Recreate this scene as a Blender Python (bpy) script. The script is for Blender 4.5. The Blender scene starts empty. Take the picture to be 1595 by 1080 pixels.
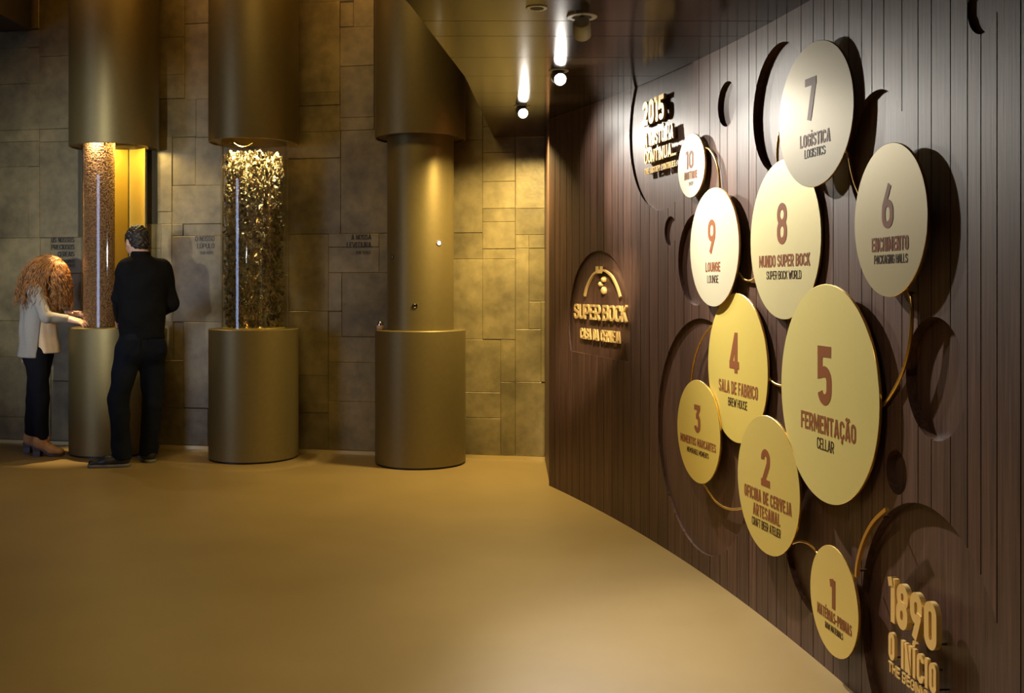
import bpy, bmesh, math, random
import numpy as np
from mathutils import Vector, Matrix
random.seed(7)
RNG = np.random.default_rng(11)
C = bpy.context.scene.collection
SC = bpy.context.scene
pi = math.pi

# ------------------------------------------------------------------ camera
F, CX, YH, CH = 1600.0, 797.5, 448.0, 1.30        # focal length in pixels, principal column, horizon row, eye height
cam = bpy.data.cameras.new('camera')
cam.sensor_width = 36.0
cam.lens = F / 1595.0 * 36.0
cam.shift_y = -(540.0 - YH) / 1595.0
cam.clip_start = 0.05
cam_ob = bpy.data.objects.new('camera', cam)
cam_ob.location = (0, 0, CH)
cam_ob.rotation_euler = (pi / 2, 0, 0)
C.objects.link(cam_ob)
SC.camera = cam_ob
SC.view_settings.view_transform = 'Standard'
SC.view_settings.look = 'None'
SC.view_settings.gamma = 1.0
SC.view_settings.use_curve_mapping = False
SC.view_settings.exposure = 0.0
SC.cycles.max_bounces = 10
SC.cycles.transparent_max_bounces = 16
SC.cycles.sample_clamp_indirect = 4.0

# ------------------------------------------------------------------ world and lights
w = bpy.data.worlds.new('world'); SC.world = w
w.use_nodes = True
w.node_tree.nodes['Background'].inputs[0].default_value = (1.0, 0.8, 0.5, 1)
w.node_tree.nodes['Background'].inputs[1].default_value = 0.012


def look_rot(loc, target):
    return (Vector(target) - Vector(loc)).to_track_quat('-Z', 'Y').to_euler()


def spot(name, loc, target, power, color, size_deg, blend=0.4, radius=0.02):
    l = bpy.data.lights.new(name, 'SPOT')
    l.energy = power; l.color = color
    l.spot_size = math.radians(size_deg); l.spot_blend = blend
    l.shadow_soft_size = radius
    o = bpy.data.objects.new(name, l); C.objects.link(o)
    o.location = loc; o.rotation_euler = look_rot(loc, target)
    return o


def area(name, loc, target, power, color, sx, sy, shape='RECTANGLE', spread=180):
    l = bpy.data.lights.new(name, 'AREA')
    l.energy = power; l.color = color; l.shape = shape
    l.size = sx; l.size_y = sy
    l.spread = math.radians(spread)
    o = bpy.data.objects.new(name, l); C.objects.link(o)
    o.location = loc; o.rotation_euler = look_rot(loc, target)
    return o


WARM = (1.0, 0.80, 0.52)
WHITE = (1.0, 0.94, 0.84)
COOL = (0.72, 0.84, 1.0)
# general downlights of the tall hall, on its ceiling
area('hall_unseen_light', (-2.3, 1.5, 4.1), (-2.3, 2.0, 0), 68, (1.0, 0.75, 0.34), 3.6, 4.0, spread=150)
# daylight from the tall doorway at the left of the hall
area('doorway_daylight', (-6.9, 2.9, 1.5), (-2.8, 7.9, 1.4), 9, (0.48, 0.60, 1.0), 1.2, 2.6, spread=60)
spot('entrance_spotlight', (-3.7, -0.6, 1.80), (-3.5, 8.3, 1.72), 1700, (0.86, 0.93, 1.0), 22, 1.0, 0.12)
# the two bright ceiling spots that rake along the timber wall (their lamp heads are built below): a tight beam and its spill
spot('ceiling_spotlight_light', (0.075, 6.12, 2.33), (0.87, 4.75, 1.10), 205, WHITE, 62, 1.0, 0.022)
spot('ceiling_spotlight_light', (0.235, 4.93, 2.30), (1.02, 3.55, 0.72), 340, WHITE, 72, 1.0, 0.022)
spot('ceiling_spotlight_spill', (0.075, 6.12, 2.33), (0.95, 4.6, 0.7), 26, WHITE, 140, 1.0, 0.022)
spot('ceiling_spotlight_spill', (0.235, 4.93, 2.30), (1.10, 3.3, 0.7), 36, WHITE, 140, 1.0, 0.022)
# the tilted spot that looks the other way, on to the arch panel
spot('ceiling_spotlight_light', (0.275, 3.93, 2.24), (0.52, 6.02, 1.08), 580, (1.0, 0.82, 0.55), 17, 0.9, 0.022)
area('passage_downlight', (0.0, 6.95, 2.39), (-0.03, 7.40, 0), 58, (1.0, 0.78, 0.34), .22, .22, 'DISK', 140)
area('hall_unseen_light', (-1.3, 5.4, 4.1), (-1.3, 7.6, 1.0), 16, (1.0, 0.72, 0.28), 1.6, 0.6, spread=110)  # added unseen fill that brightens the panelled wall between the columns
spot('downlight', (0.09, 3.74, 2.30), (-0.55, 4.3, 0.0), 95, (1.0, 0.82, 0.48), 110, 1.0, 0.04)
spot('passage_spotlight', (-0.3, 2.0, 2.22), (0.35, 3.6, 0.0), 46, (1.0, 0.90, 0.70), 80, 1.0, 0.04)
# warm wash at the top of the hall wall
area('cove_light', (-2.2, 7.3, 4.0), (-2.2, 8.2, 3.0), 20, (1.0, 0.52, 0.12), 5.0, 0.15)





# ------------------------------------------------------------------ materials
def mat(name, color, rough=0.5, metal=0.0, spec=0.5, emit=None, emit_s=0.0):
    m = bpy.data.materials.new(name); m.use_nodes = True
    b = m.node_tree.nodes['Principled BSDF']
    b.inputs['Base Color'].default_value = (*color, 1)
    b.inputs['Roughness'].default_value = rough
    b.inputs['Metallic'].default_value = metal
    b.inputs['Specular IOR Level'].default_value = spec
    if emit:
        b.inputs['Emission Color'].default_value = (*emit, 1)
        b.inputs['Emission Strength'].default_value = emit_s
    return m


def nodes_of(m):
    return m.node_tree.nodes, m.node_tree.links, m.node_tree.nodes['Principled BSDF']


def noise(m, scale, detail=4, vec_scale=None, rough=0.55):
    N, L, B = nodes_of(m)
    tc = N.new('ShaderNodeTexCoord')
    n = N.new('ShaderNodeTexNoise')
    n.inputs['Scale'].default_value = scale
    n.inputs['Detail'].default_value = detail
    n.inputs['Roughness'].default_value = rough
    if vec_scale:
        mp = N.new('ShaderNodeMapping')
        mp.inputs['Scale'].default_value = vec_scale
        L.new(tc.outputs['Object'], mp.inputs['Vector']); L.new(mp.outputs['Vector'], n.inputs['Vector'])
    else:
        L.new(tc.outputs['Object'], n.inputs['Vector'])
    return n


def ramp(m, src, stops):
    N, L, B = nodes_of(m)
    r = N.new('ShaderNodeValToRGB')
    e = r.color_ramp.elements
    while len(e) < len(stops): e.new(0.5)
    for el, (p, c) in zip(e, stops):
        el.position = p
        el.color = (*c, 1) if len(c) == 3 else c
    L.new(src, r.inputs['Fac'])
    return r


def bump(m, src, strength, dist=0.01):
    N, L, B = nodes_of(m)
    b = N.new('ShaderNodeBump')
    b.inputs['Strength'].default_value = strength
    b.inputs['Distance'].default_value = dist
    L.new(src, b.inputs['Height']); L.new(b.outputs['Normal'], B.inputs['Normal'])
    return b


def mottled(name, c0, c1, scale, rough=0.5, metal=0.0, bumpiness=0.0, detail=4, vec=None):
    m = mat(name, c0, rough, metal)
    N, L, B = nodes_of(m)
    n = noise(m, scale, detail, vec)
    r = ramp(m, n.outputs['Fac'], [(0.3, c0), (0.7, c1)])
    L.new(r.outputs['Color'], B.inputs['Base Color'])
    if bumpiness: bump(m, n.outputs['Fac'], bumpiness)
    return m


M = {}
M['floor'] = mottled('ochre_resin_floor', (0.215, 0.143, 0.048), (0.250, 0.169, 0.060), 1.6, 0.42)
# timber cladding: dark walnut with a fine vertical grain; each plank has a tone of its own
mw = mat('walnut_cladding', (0.06, 0.035, 0.024), 0.46, 0.0, 0.32); N, L, B = nodes_of(mw)
g = noise(mw, 1.0, 6, (85, 85, 3.0), 0.65)
g2 = noise(mw, 1.0, 3, (7, 7, 1.0))
r1 = ramp(mw, g.outputs['Fac'], [(0.30, (0.046, 0.020, 0.012)), (0.52, (0.102, 0.050, 0.033)), (0.75, (0.150, 0.080, 0.055))])
r2 = ramp(mw, g2.outputs['Fac'], [(0.3, (0.72, 0.70, 0.68)), (0.7, (1.0, 1.0, 1.0))])
mx = N.new('ShaderNodeMix'); mx.data_type = 'RGBA'; mx.blend_type = 'MULTIPLY'; mx.inputs[0].default_value = 1.0
L.new(r1.outputs['Color'], mx.inputs[6]); L.new(r2.outputs['Color'], mx.inputs[7])
at = N.new('ShaderNodeAttribute'); at.attribute_name = 'tone'
mx2 = N.new('ShaderNodeMix'); mx2.data_type = 'RGBA'; mx2.blend_type = 'MULTIPLY'; mx2.inputs[0].default_value = 1.0
L.new(mx.outputs[2], mx2.inputs[6]); L.new(at.outputs['Fac'], mx2.inputs[7])
L.new(mx2.outputs[2], B.inputs['Base Color'])
bump(mw, g.outputs['Fac'], 0.25, 0.002)
M['walnut'] = mw
# patinated metal wall panels
mt = mat('patinated_wall_panel', (0.2, 0.15, 0.07), 0.42, 0.25); N, L, B = nodes_of(mt)
n1 = noise(mt, 2.2, 6, None, 0.6); n2 = noise(mt, 13, 5)
r1 = ramp(mt, n1.outputs['Fac'], [(0.28, (0.110, 0.084, 0.038)), (0.5, (0.225, 0.172, 0.074)), (0.72, (0.34, 0.262, 0.114))])
r2 = ramp(mt, n2.outputs['Fac'], [(0.32, (0.72, 0.72, 0.72)), (0.6, (1, 1, 1))])
mx = N.new('ShaderNodeMix'); mx.data_type = 'RGBA'; mx.blend_type = 'MULTIPLY'; mx.inputs[0].default_value = 0.8
L.new(r1.outputs['Color'], mx.inputs[6]); L.new(r2.outputs['Color'], mx.inputs[7])
at = N.new('ShaderNodeAttribute'); at.attribute_name = 'tone'
mx2 = N.new('ShaderNodeMix'); mx2.data_type = 'RGBA'; mx2.blend_type = 'MULTIPLY'; mx2.inputs[0].default_value = 1.0
L.new(mx.outputs[2], mx2.inputs[6]); L.new(at.outputs['Fac'], mx2.inputs[7])
L.new(mx2.outputs[2], B.inputs['Base Color'])
bump(mt, n1.outputs['Fac'], 0.35, 0.02)
M['panel'] = mt
M['joint'] = mat('wall_joint', (0.05, 0.04, 0.02), 0.7)
M['strip'] = mat('brass_floor_strip', (0.75, 0.58, 0.26), 0.35, 0.6)
M['bronze'] = mottled('satin_bronze_paint', (0.185, 0.136, 0.046), (0.200, 0.148, 0.052), 30, 0.46, 0.62)
M['bronze_dark'] = mat('dark_bronze', (0.05, 0.035, 0.018), 0.5, 0.5)
mc = mottled('dark_laminate_ceiling', (0.020, 0.012, 0.006), (0.034, 0.020, 0.010), 1.0, 0.14, 0.0, 0.0, 5, (1.5, 30, 30))
mc.node_tree.nodes['Principled BSDF'].inputs['Specular IOR Level'].default_value = 0.18
M['ceiling'] = mc
M['dark'] = mat('dark_plaster', (0.045, 0.032, 0.018), 0.8)
M['plaster'] = mat('olive_plaster', (0.12, 0.09, 0.045), 0.8)
DISC_TONE = {'10': (0.62, 0.57, 0.42), '9': (0.66, 0.59, 0.40), '7': (0.27, 0.235, 0.15), '6': (0.37, 0.31, 0.16), '8': (0.64, 0.56, 0.28), '5': (0.74, 0.63, 0.22),  # gold tints; highest and rightmost discs darkened in colour for weaker light on them
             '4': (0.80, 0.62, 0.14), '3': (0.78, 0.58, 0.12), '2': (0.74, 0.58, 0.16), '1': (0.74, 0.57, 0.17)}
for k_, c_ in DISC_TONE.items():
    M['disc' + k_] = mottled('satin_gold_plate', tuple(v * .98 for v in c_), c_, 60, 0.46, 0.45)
M['gold'] = mat('polished_gold', (0.86, 0.56, 0.16), 0.24, 0.95)
M['goldface'] = mat('satin_gold', (0.84, 0.58, 0.21), 0.36, 0.45)
M['brown_ink'] = mat('chestnut_lettering', (0.22, 0.075, 0.028), 0.45)
M['dark_ink'] = mat('dark_brown_lettering', (0.045, 0.02, 0.012), 0.45)
M['black_ink'] = mat('black_lettering', (0.012, 0.011, 0.010), 0.5)
M['chrome'] = mat('chrome', (0.85, 0.85, 0.86), 0.08, 1.0)
M['white'] = mat('white_enamel', (0.62, 0.62, 0.60), 0.4)
M['grey'] = mat('grey_enamel', (0.20, 0.20, 0.20), 0.4)
M['black'] = mat('black_metal', (0.008, 0.008, 0.008), 0.4)
M['lens'] = mat('glowing_lens', (1, 1, 1), 0.3, 0, 0.5, (1.0, 0.92, 0.78), 60)
M['peep'] = mat('lit_peephole_glass', (0.9, 0.9, 0.85), 0.2, 0, 0.5, (1.0, 0.95, 0.85), 2.5)
M['yellow'] = mat('gold_inner_lining', (0.80, 0.55, 0.10), 0.38, 0.55)
M['grain'] = mottled('roasted_grain', (0.14, 0.065, 0.024), (0.46, 0.25, 0.10), 260, 0.5)
M['grainbed'] = mat('grain_bed', (0.12, 0.06, 0.025), 0.7)
M['hop'] = mottled('dried_hops', (0.06, 0.042, 0.010), (0.24, 0.16, 0.04), 25, 0.6)
M['hopleaf'] = mottled('dried_hop_leaves', (0.022, 0.021, 0.007), (0.07, 0.055, 0.016), 25, 0.6)
M['bine'] = mat('dried_bine', (0.22, 0.12, 0.04), 0.6)
# thin clear glass: see-through with a Fresnel reflection
mg = bpy.data.materials.new('clear_glass'); mg.use_nodes = True
N, L = mg.node_tree.nodes, mg.node_tree.links
N.remove(N['Principled BSDF'])
tr = N.new('ShaderNodeBsdfTransparent'); tr.inputs[0].default_value = (0.97, 0.97, 0.95, 1)
gl = N.new('ShaderNodeBsdfGlossy'); gl.inputs['Roughness'].default_value = 0.03
geo = N.new('ShaderNodeNewGeometry')
dt = N.new('ShaderNodeVectorMath'); dt.operation = 'DOT_PRODUCT'
L.new(geo.outputs['Normal'], dt.inputs[0]); L.new(geo.outputs['Incoming'], dt.inputs[1])
ab = N.new('ShaderNodeMath'); ab.operation = 'ABSOLUTE'; L.new(dt.outputs['Value'], ab.inputs[0])
iv = N.new('ShaderNodeMath'); iv.operation = 'SUBTRACT'; iv.inputs[0].default_value = 1.0; L.new(ab.outputs[0], iv.inputs[1])
pw = N.new('ShaderNodeMath'); pw.operation = 'POWER'; pw.inputs[1].default_value = 5.0; L.new(iv.outputs[0], pw.inputs[0])
fr = N.new('ShaderNodeMath'); fr.operation = 'MULTIPLY_ADD'; fr.inputs[1].default_value = 0.5; fr.inputs[2].default_value = 0.03; L.new(pw.outputs[0], fr.inputs[0])
ms = N.new('ShaderNodeMixShader')
L.new(fr.outputs[0], ms.inputs[0]); L.new(tr.outputs[0], ms.inputs[1]); L.new(gl.outputs[0], ms.inputs[2])
L.new(ms.outputs[0], N['Material Output'].inputs['Surface'])
M['glass'] = mg
def matte(k, v=0.12):
    M[k].node_tree.nodes['Principled BSDF'].inputs['Specular IOR Level'].default_value = v


M['skin'] = mottled('skin', (0.52, 0.29, 0.19), (0.56, 0.32, 0.21), 20, 0.5)
M['shirt'] = mottled('black_cotton', (0.0035, 0.0035, 0.004), (0.006, 0.006, 0.0065), 60, 0.85, 0, 0.2)
M['denim'] = mottled('dark_navy_denim', (0.0035, 0.0045, 0.008), (0.009, 0.011, 0.017), 5, 0.85, 0, 0.1)
M['trouser'] = mat('black_twill', (0.007, 0.007, 0.010), 0.85)
M['leather'] = mat('black_leather', (0.010, 0.009, 0.008), 0.45)
M['sole'] = mat('grey_rubber_sole', (0.11, 0.10, 0.085), 0.7)
M['dark_hair'] = mottled('dark_brown_hair', (0.012, 0.008, 0.006), (0.025, 0.017, 0.011), 80, 0.5, 0, 0.4, 4, (1, 1, 0.3))
M['red_hair'] = mottled('auburn_hair', (0.13, 0.050, 0.013), (0.40, 0.175, 0.045), 30, 0.40)
M['knit'] = mottled('grey_knit', (0.27, 0.245, 0.205), (0.32, 0.29, 0.245), 120, 0.9, 0, 0.3)
M['blouse'] = mottled('cream_blouse', (0.62, 0.42, 0.24), (0.66, 0.46, 0.27), 30, 0.7)
M['pink'] = mat('pink_blouse_hem', (0.48, 0.30, 0.24), 0.8)
M['suede'] = mottled('tan_suede', (0.40, 0.20, 0.075), (0.48, 0.25, 0.10), 40, 0.8, 0, 0.1)
M['heel'] = mat('dark_wood_heel', (0.05, 0.028, 0.018), 0.45)
M['label'] = mat('pinkish_label', (0.55, 0.33, 0.24), 0.5)


for k in ('shirt', 'denim', 'trouser', 'brown_ink', 'dark_ink'): matte(k)


# ------------------------------------------------------------------ object helpers
def link_mesh(name, verts, faces, material, parent=None, smooth=None, loc=None, mats=None, fmat=None):
    me = bpy.data.meshes.new(name)
    me.from_pydata([tuple(v) for v in verts], [], [tuple(int(i) for i in f) for f in faces])
    me.update()
    for mm in (mats or [material]): me.materials.append(mm)
    if fmat is not None: me.polygons.foreach_set('material_index', fmat)
    o = bpy.data.objects.new(name, me); C.objects.link(o)
    if parent is not None: o.parent = parent
    if loc is not None: o.location = loc
    if smooth is not None:
        me.polygons.foreach_set('use_smooth', [True] * len(me.polygons))
        if smooth < 179: me.set_sharp_from_angle(angle=math.radians(smooth))
    return o


def tag(o, label=None, cat=None, group=None, kind=None):
    if label: o['label'] = label
    if cat: o['category'] = cat
    if group: o['group'] = group
    if kind: o['kind'] = kind
    return o


def thing(name, label, cat, loc=(0, 0, 0), group=None, rot=None):
    o = bpy.data.objects.new(name, None); C.objects.link(o)
    o.location = loc
    if rot: o.rotation_euler = rot
    return tag(o, label, cat, group)


class MB:
    """collects shapes into one mesh"""
    def __init__(self): self.v = []; self.f = []

    def add(self, v, f):
        b = len(self.v); self.v.extend([tuple(p) for p in v]); self.f.extend([tuple(i + b for i in q) for q in f]); return self

    def box(self, lo, hi):
        x0, y0, z0 = lo; x1, y1, z1 = hi
        return self.add([(x0, y0, z0), (x1, y0, z0), (x1, y1, z0), (x0, y1, z0), (x0, y0, z1), (x1, y0, z1), (x1, y1, z1), (x0, y1, z1)],
                        [(0, 3, 2, 1), (4, 5, 6, 7), (0, 1, 5, 4), (1, 2, 6, 5), (2, 3, 7, 6), (3, 0, 4, 7)])

    def lathe(self, prof, n=64, c=(0, 0, 0), a0=0.0, a1=2 * pi, closed_profile=False):
        full = abs(a1 - a0 - 2 * pi) < 1e-6
        m = len(prof); cnt = n if full else n + 1
        v = []
        for i in range(cnt):
            a = a0 + (a1 - a0) * i / n
            for r, z in prof: v.append((c[0] + r * math.cos(a), c[1] + r * math.sin(a), c[2] + z))
        f = []
        for i in range(n):
            j = (i + 1) % cnt
            for k in range(m if closed_profile else m - 1):
                k2 = (k + 1) % m
                f.append((i * m + k, j * m + k, j * m + k2, i * m + k2))
        return self.add(v, f)

    def tube(self, pts, rad, n=8, cap=True):
        pts = [Vector(p) for p in pts]
        rads = rad if hasattr(rad, '__len__') else [rad] * len(pts)
        v = []; f = []
        prev = None
        for i, p in enumerate(pts):
            t = (pts[min(i + 1, len(pts) - 1)] - pts[max(i - 1, 0)]).normalized()
            if prev is None:
                u = t.orthogonal().normalized()
            else:
                u = (prev - t * prev.dot(t)).normalized()
            prev = u
            b = t.cross(u)
            for k in range(n):
                a = 2 * pi * k / n
                v.append(p + (u * math.cos(a) + b * math.sin(a)) * rads[i])
        for i in range(len(pts) - 1):
            for k in range(n):
                k2 = (k + 1) % n
                f.append((i * n + k, i * n + k2, (i + 1) * n + k2, (i + 1) * n + k))
        if cap:
            f.append(tuple(range(n))[::-1]); f.append(tuple((len(pts) - 1) * n + k for k in range(n)))
        return self.add(v, f)

    def build(self, name, material, parent=None, smooth=None, loc=None):
        return link_mesh(name, self.v, self.f, material, parent, smooth, loc)


def spline(pts, n=12, closed=False):
    """Catmull-Rom through points (any dimension)"""
    P = [np.array(p, float) for p in pts]
    out = []
    m = len(P)
    segs = m if closed else m - 1
    for i in range(segs):
        if closed: p0, p1, p2, p3 = P[(i - 1) % m], P[i], P[(i + 1) % m], P[(i + 2) % m]
        else: p0, p1, p2, p3 = P[max(i - 1, 0)], P[i], P[i + 1], P[min(i + 2, m - 1)]
        for k in range(n):
            t = k / n
            out.append(0.5 * ((2 * p1) + (p2 - p0) * t + (2 * p0 - 5 * p1 + 4 * p2 - p3) * t * t + (3 * p1 - p0 - 3 * p2 + p3) * t ** 3))
    if not closed: out.append(P[-1])
    return out


def at(px, py, Y):
    """the place at depth Y that the photograph shows at (px, py)"""
    return Vector(((px - CX) / F * Y, Y, CH + (YH - py) / F * Y))


# ------------------------------------------------------------------ plan of the curved timber wall
CF = (-0.03891772, 0.40231892, 0.14013582)      # X = a t^2 + b t + c with t = 7 - Y


def zc(Y): return 2.386 + 0.0289 * (Y - 6.045)    # underside of the low ceiling


_Y = np.arange(6.738, 1.95, -0.004)
_X = np.polyval(CF, 7 - _Y)
_d = np.array([(2 * CF[0] * (7 - 1.95) + CF[1]), -1.0]); _d /= np.linalg.norm(_d)
_ext = np.arange(1, 700)[:, None] * 0.005 * _d
_X = np.concatenate([_X, _X[-1] + _ext[:, 0]]); _Y = np.concatenate([_Y, _Y[-1] + _ext[:, 1]])
_S = np.concatenate([[0], np.cumsum(np.hypot(np.diff(_X), np.diff(_Y)))])
_TX, _TY = np.gradient(_X, _S), np.gradient(_Y, _S)
_NX, _NY = _TY, -_TX                              # into the room (to the left)
SMAX = _S[-1]


def wp(s, n, z):
    return Vector((np.interp(s, _S, _X) + n * np.interp(s, _S, _NX), np.interp(s, _S, _Y) + n * np.interp(s, _S, _NY), z))


def unw(px, py, n=0.0):
    """(s, z, Y) on the surface n in front of the timber wall"""
    X = _X + n * _NX; Y = _Y + n * _NY
    ok = Y > 2.0
    k = X[ok] / Y[ok] * F + CX
    s = np.interp(px, k, _S[ok]); y = np.interp(px, k, Y[ok])
    return s, CH + (YH - py) / F * y, y


# ------------------------------------------------------------------ floor, ceilings, plain walls
def structure(o): return tag(o, kind='structure')


structure(MB().box((-7.6, -3.2, -0.1), (3.2, 9.8, 0)).build('floor', M['floor']))
structure(MB().box((-7.6, -3.2, 4.2), (0.25, 9.8, 4.3)).build('ceiling', M['dark']))
structure(MB().box((-7.7, -3.2, 0), (-7.6, 9.8, 4.2)).build('wall_left', M['plaster']))
structure(MB().box((-7.6, -3.3, 0), (3.2, -3.2, 4.2)).build('wall_rear', M['plaster']))
# low dark ceiling over the passage, in boards with narrow joints; left edge curved, right edge along the timber wall
seams = [8.6, 6.72, 6.2, 5.68, 5.15, 4.67, 4.22, 3.95, 3.6, 3.1, 2.6, 2.0, 1.4, 0.8, 0.2, -0.4, -1.0, -1.45]
mb = MB()


def left_edge(Y):
    return float(np.interp(Y, [-3, 0, 3.71, 5.16, 7.7, 9], [-1.2, -0.85, -0.366, -0.237, -0.14, -0.10]))


def right_edge(Y):
    if Y > 6.738: return 0.248
    return float(np.interp(-Y, -_Y, _X))


for a, b in zip(seams[:-1], seams[1:]):
    ys = np.linspace(a - 0.0025, b + 0.0025, 7)
    v = []; f = []
    for y in ys:
        for x in (left_edge(y), right_edge(y)):
            v.append((x, y, zc(y))); v.append((x, y, zc(y) + 0.03))
    m = len(ys)
    for i in range(m - 1):
        k = i * 4; n = k + 4
        f += [(k, n, n + 2, k + 2), (k + 1, k + 3, n + 3, n + 1), (k, k + 1, n + 1, n), (k + 2, n + 2, n + 3, k + 3)]
    f += [(0, 2, 3, 1), ((m - 1) * 4, (m - 1) * 4 + 1, (m - 1) * 4 + 3, (m - 1) * 4 + 2)]
    mb.add(v, f)
structure(mb.build('ceiling', M['ceiling']))
# solid body over the boards, up to the hall ceiling
ys = np.linspace(8.6, -3.2, 40)
v = []; f = []
for y in ys:
    x0 = left_edge(y) + 0.002; x1 = right_edge(max(y, -1.4)) - 0.001
    z0 = zc(y) + 0.031
    v += [(x0, y, z0), (x1, y, z0), (x1, y, 4.2), (x0, y, 4.2)]
for i in range(39):
    k = i * 4
    for j in range(4): f.append((k + j, k + 4 + j, k + 4 + (j + 1) % 4, k + (j + 1) % 4))
f += [(0, 1, 2, 3), (156, 159, 158, 157)]
structure(link_mesh('trim_1', v, f, M['dark']))
# dark gallery box hanging at the top left
structure(MB().box((-7.6, 3.0, 3.41), (-3.95, 8.43, 4.2)).build('trim_2', M['dark']))

# ------------------------------------------------------------------ hall wall of patinated panels
A0 = np.array([-4.33, 8.62]); A1 = np.array([0.25, 7.71])     # plan line of the wall face
WD = (A1 - A0) / np.linalg.norm(A1 - A0); WN = np.array([WD[1], -WD[0]])   # WN looks into the room
if WN[1] > 0: WN = -WN


def wall_u(px):
    k = (px - CX) / F     # X = k Y
    # A0 + u WD : x = k y
    u = (k * A0[1] - A0[0]) / (WD[0] - k * WD[1])
    return u, A0[1] + u * WD[1]


def back(u, n, z):
    p = A0 + WD * u + WN * n
    return Vector((p[0], p[1], z))


def back_px(px, py):
    u, y = wall_u(px)
    return u, CH + (YH - py) / F * y


TA = [(-60, -60, 62, 48), (62, -60, 114, 88), (0, 48, 62, 75), (0, 75, 44, 131), (44, 75, 62, 131), (62, 88, 114, 201), (0, 131, 62, 203), (0, 203, 62, 221),
      (62, 201, 114, 221), (0, 221, 62, 260), (62, 221, 122, 370), (0, 260, 45, 371), (45, 260, 62, 371), (0, 371, 63, 500), (63, 371, 79, 500),
      (79, 370, 130, 426), (79, 426, 130, 500), (0, 500, 35, 556), (35, 500, 80, 556), (80, 500, 130, 594), (0, 556, 80, 650), (80, 594, 130, 706),
      (0, 650, 80, 706)]
TB = [(246, -60, 288, 59), (288, -60, 326, 37), (288, 37, 326, 155), (246, 59, 288, 117), (246, 117, 288, 154), (246, 154, 306, 214), (306, 154, 345, 214),
      (246, 214, 269, 330), (269, 214, 305, 289), (305, 214, 348, 289), (269, 289, 348, 349), (246, 330, 269, 349), (230, 349, 252, 387), (252, 349, 269, 420),
      (269, 349, 286, 368), (286, 349, 348, 368), (230, 387, 252, 420), (269, 368, 348, 502), (230, 420, 269, 502), (230, 502, 255, 561), (255, 502, 271, 561),
      (271, 502, 287, 561), (287, 502, 348, 636), (230, 561, 252, 636), (252, 561, 287, 636), (230, 636, 325, 708)]
TC = [(450, -60, 551, 4), (551, -60, 583, 42), (530, 4, 551, 42), (450, 4, 530, 145), (530, 42, 583, 103), (450, 145, 530, 165), (450, 165, 530, 206),
      (530, 103, 583, 183), (530, 183, 583, 203), (450, 206, 531, 247), (531, 203, 605, 364), (450, 247, 531, 365), (450, 365, 512, 485), (512, 364, 591, 385),
      (512, 385, 591, 425), (591, 364, 605, 425), (512, 425, 533, 485), (533, 425, 605, 525), (450, 485, 512, 585), (512, 485, 533, 525), (512, 525, 605, 565),
      (512, 565, 605, 626), (450, 585, 512, 643), (450, 643, 512, 716), (512, 626, 605, 718)]
TD = [(705, 90, 752, 219), (705, 219, 752, 363), (705, 363, 752, 404), (705, 404, 752, 529), (752, 90, 803, 197), (752, 197, 803, 238), (752, 238, 803, 283),
      (752, 283, 803, 325), (752, 325, 803, 346), (752, 346, 803, 388), (752, 388, 803, 404), (752, 404, 803, 529), (803, 90, 849, 215), (803, 215, 849, 325),
      (803, 325, 849, 366), (803, 366, 824, 387), (824, 366, 849, 387), (803, 387, 824, 513), (824, 387, 849, 470), (824, 470, 843, 513), (803, 513, 843, 595),
      (843, 470, 849, 595), (715, 529, 780, 611), (715, 611, 780, 651), (715, 651, 780, 720), (780, 529, 803, 595), (780, 595, 803, 722), (803, 595, 849, 724)]
rects = []
for T in (TA, TB, TC, TD):
    for x0, y0, x1, y1 in T:
        xm = (x0 + x1) / 2
        u0 = wall_u(x0)[0]; u1 = wall_u(x1)[0]; ym = wall_u(xm)[1]
        z1 = CH + (YH - y0) / F * ym; z0 = CH + (YH - y1) / F * ym
        if y1 > 695: z0 = 0.03
        rects.append((u0, u1, max(z0, 0.03), z1))
# hidden stretches behind the columns and beyond the frame
for (a, b) in ((130, 230), (348, 450), (605, 705)):
    ua, ub = wall_u(a)[0], wall_u(b)[0]
    zs = [0.03, 0.5, 0.95, 1.4, 1.9, 2.3, 2.8, 3.5]
    for z0, z1 in zip(zs[:-1], zs[1:]): rects.append((ua, ub, z0, z1))
us = [wall_u(0)[0]] + [wall_u(0)[0] - k * 0.45 for k in range(1, 8)]
for i in range(7):
    z = 0.03
    while z < 4.1:
        h = random.uniform(0.25, 0.7); rects.append((us[i + 1], us[i], z, min(z + h, 4.19))); z += h
verts = []; faces = []; tones = []
for u0, u1, z0, z1 in rects:
    if z1 - z0 < 0.01: continue
    g = 0.0005; e = 0.0035
    d = random.uniform(0.004, 0.012); tl = [random.uniform(-0.0012, 0.0012) for _ in range(4)]
    b0 = len(verts)
    for (uu, zz) in ((u0 + g, z0 + g), (u1 - g, z0 + g), (u1 - g, z1 - g), (u0 + g, z1 - g)):
        verts.append(back(uu, 0.0, zz))
    for k, (uu, zz) in enumerate(((u0 + g, z0 + g), (u1 - g, z0 + g), (u1 - g, z1 - g), (u0 + g, z1 - g))):
        verts.append(back(uu, d - 0.003 + tl[k], zz))
    for k, (uu, zz) in enumerate(((u0 + g + e, z0 + g + e), (u1 - g - e, z0 + g + e), (u1 - g - e, z1 - g - e), (u0 + g + e, z1 - g - e))):
        verts.append(back(uu, d + tl[k], zz))
    for k in range(4):
        k2 = (k + 1) % 4
        faces.append((b0 + k, b0 + k2, b0 + 4 + k2, b0 + 4 + k)); faces.append((b0 + 4 + k, b0 + 4 + k2, b0 + 8 + k2, b0 + 8 + k))
    faces.append((b0 + 8, b0 + 9, b0 + 10, b0 + 11))
    tones += [random.uniform(0.82, 1.10)] * 9
o = link_mesh('wall_back', verts, faces, M['panel'])
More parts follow.
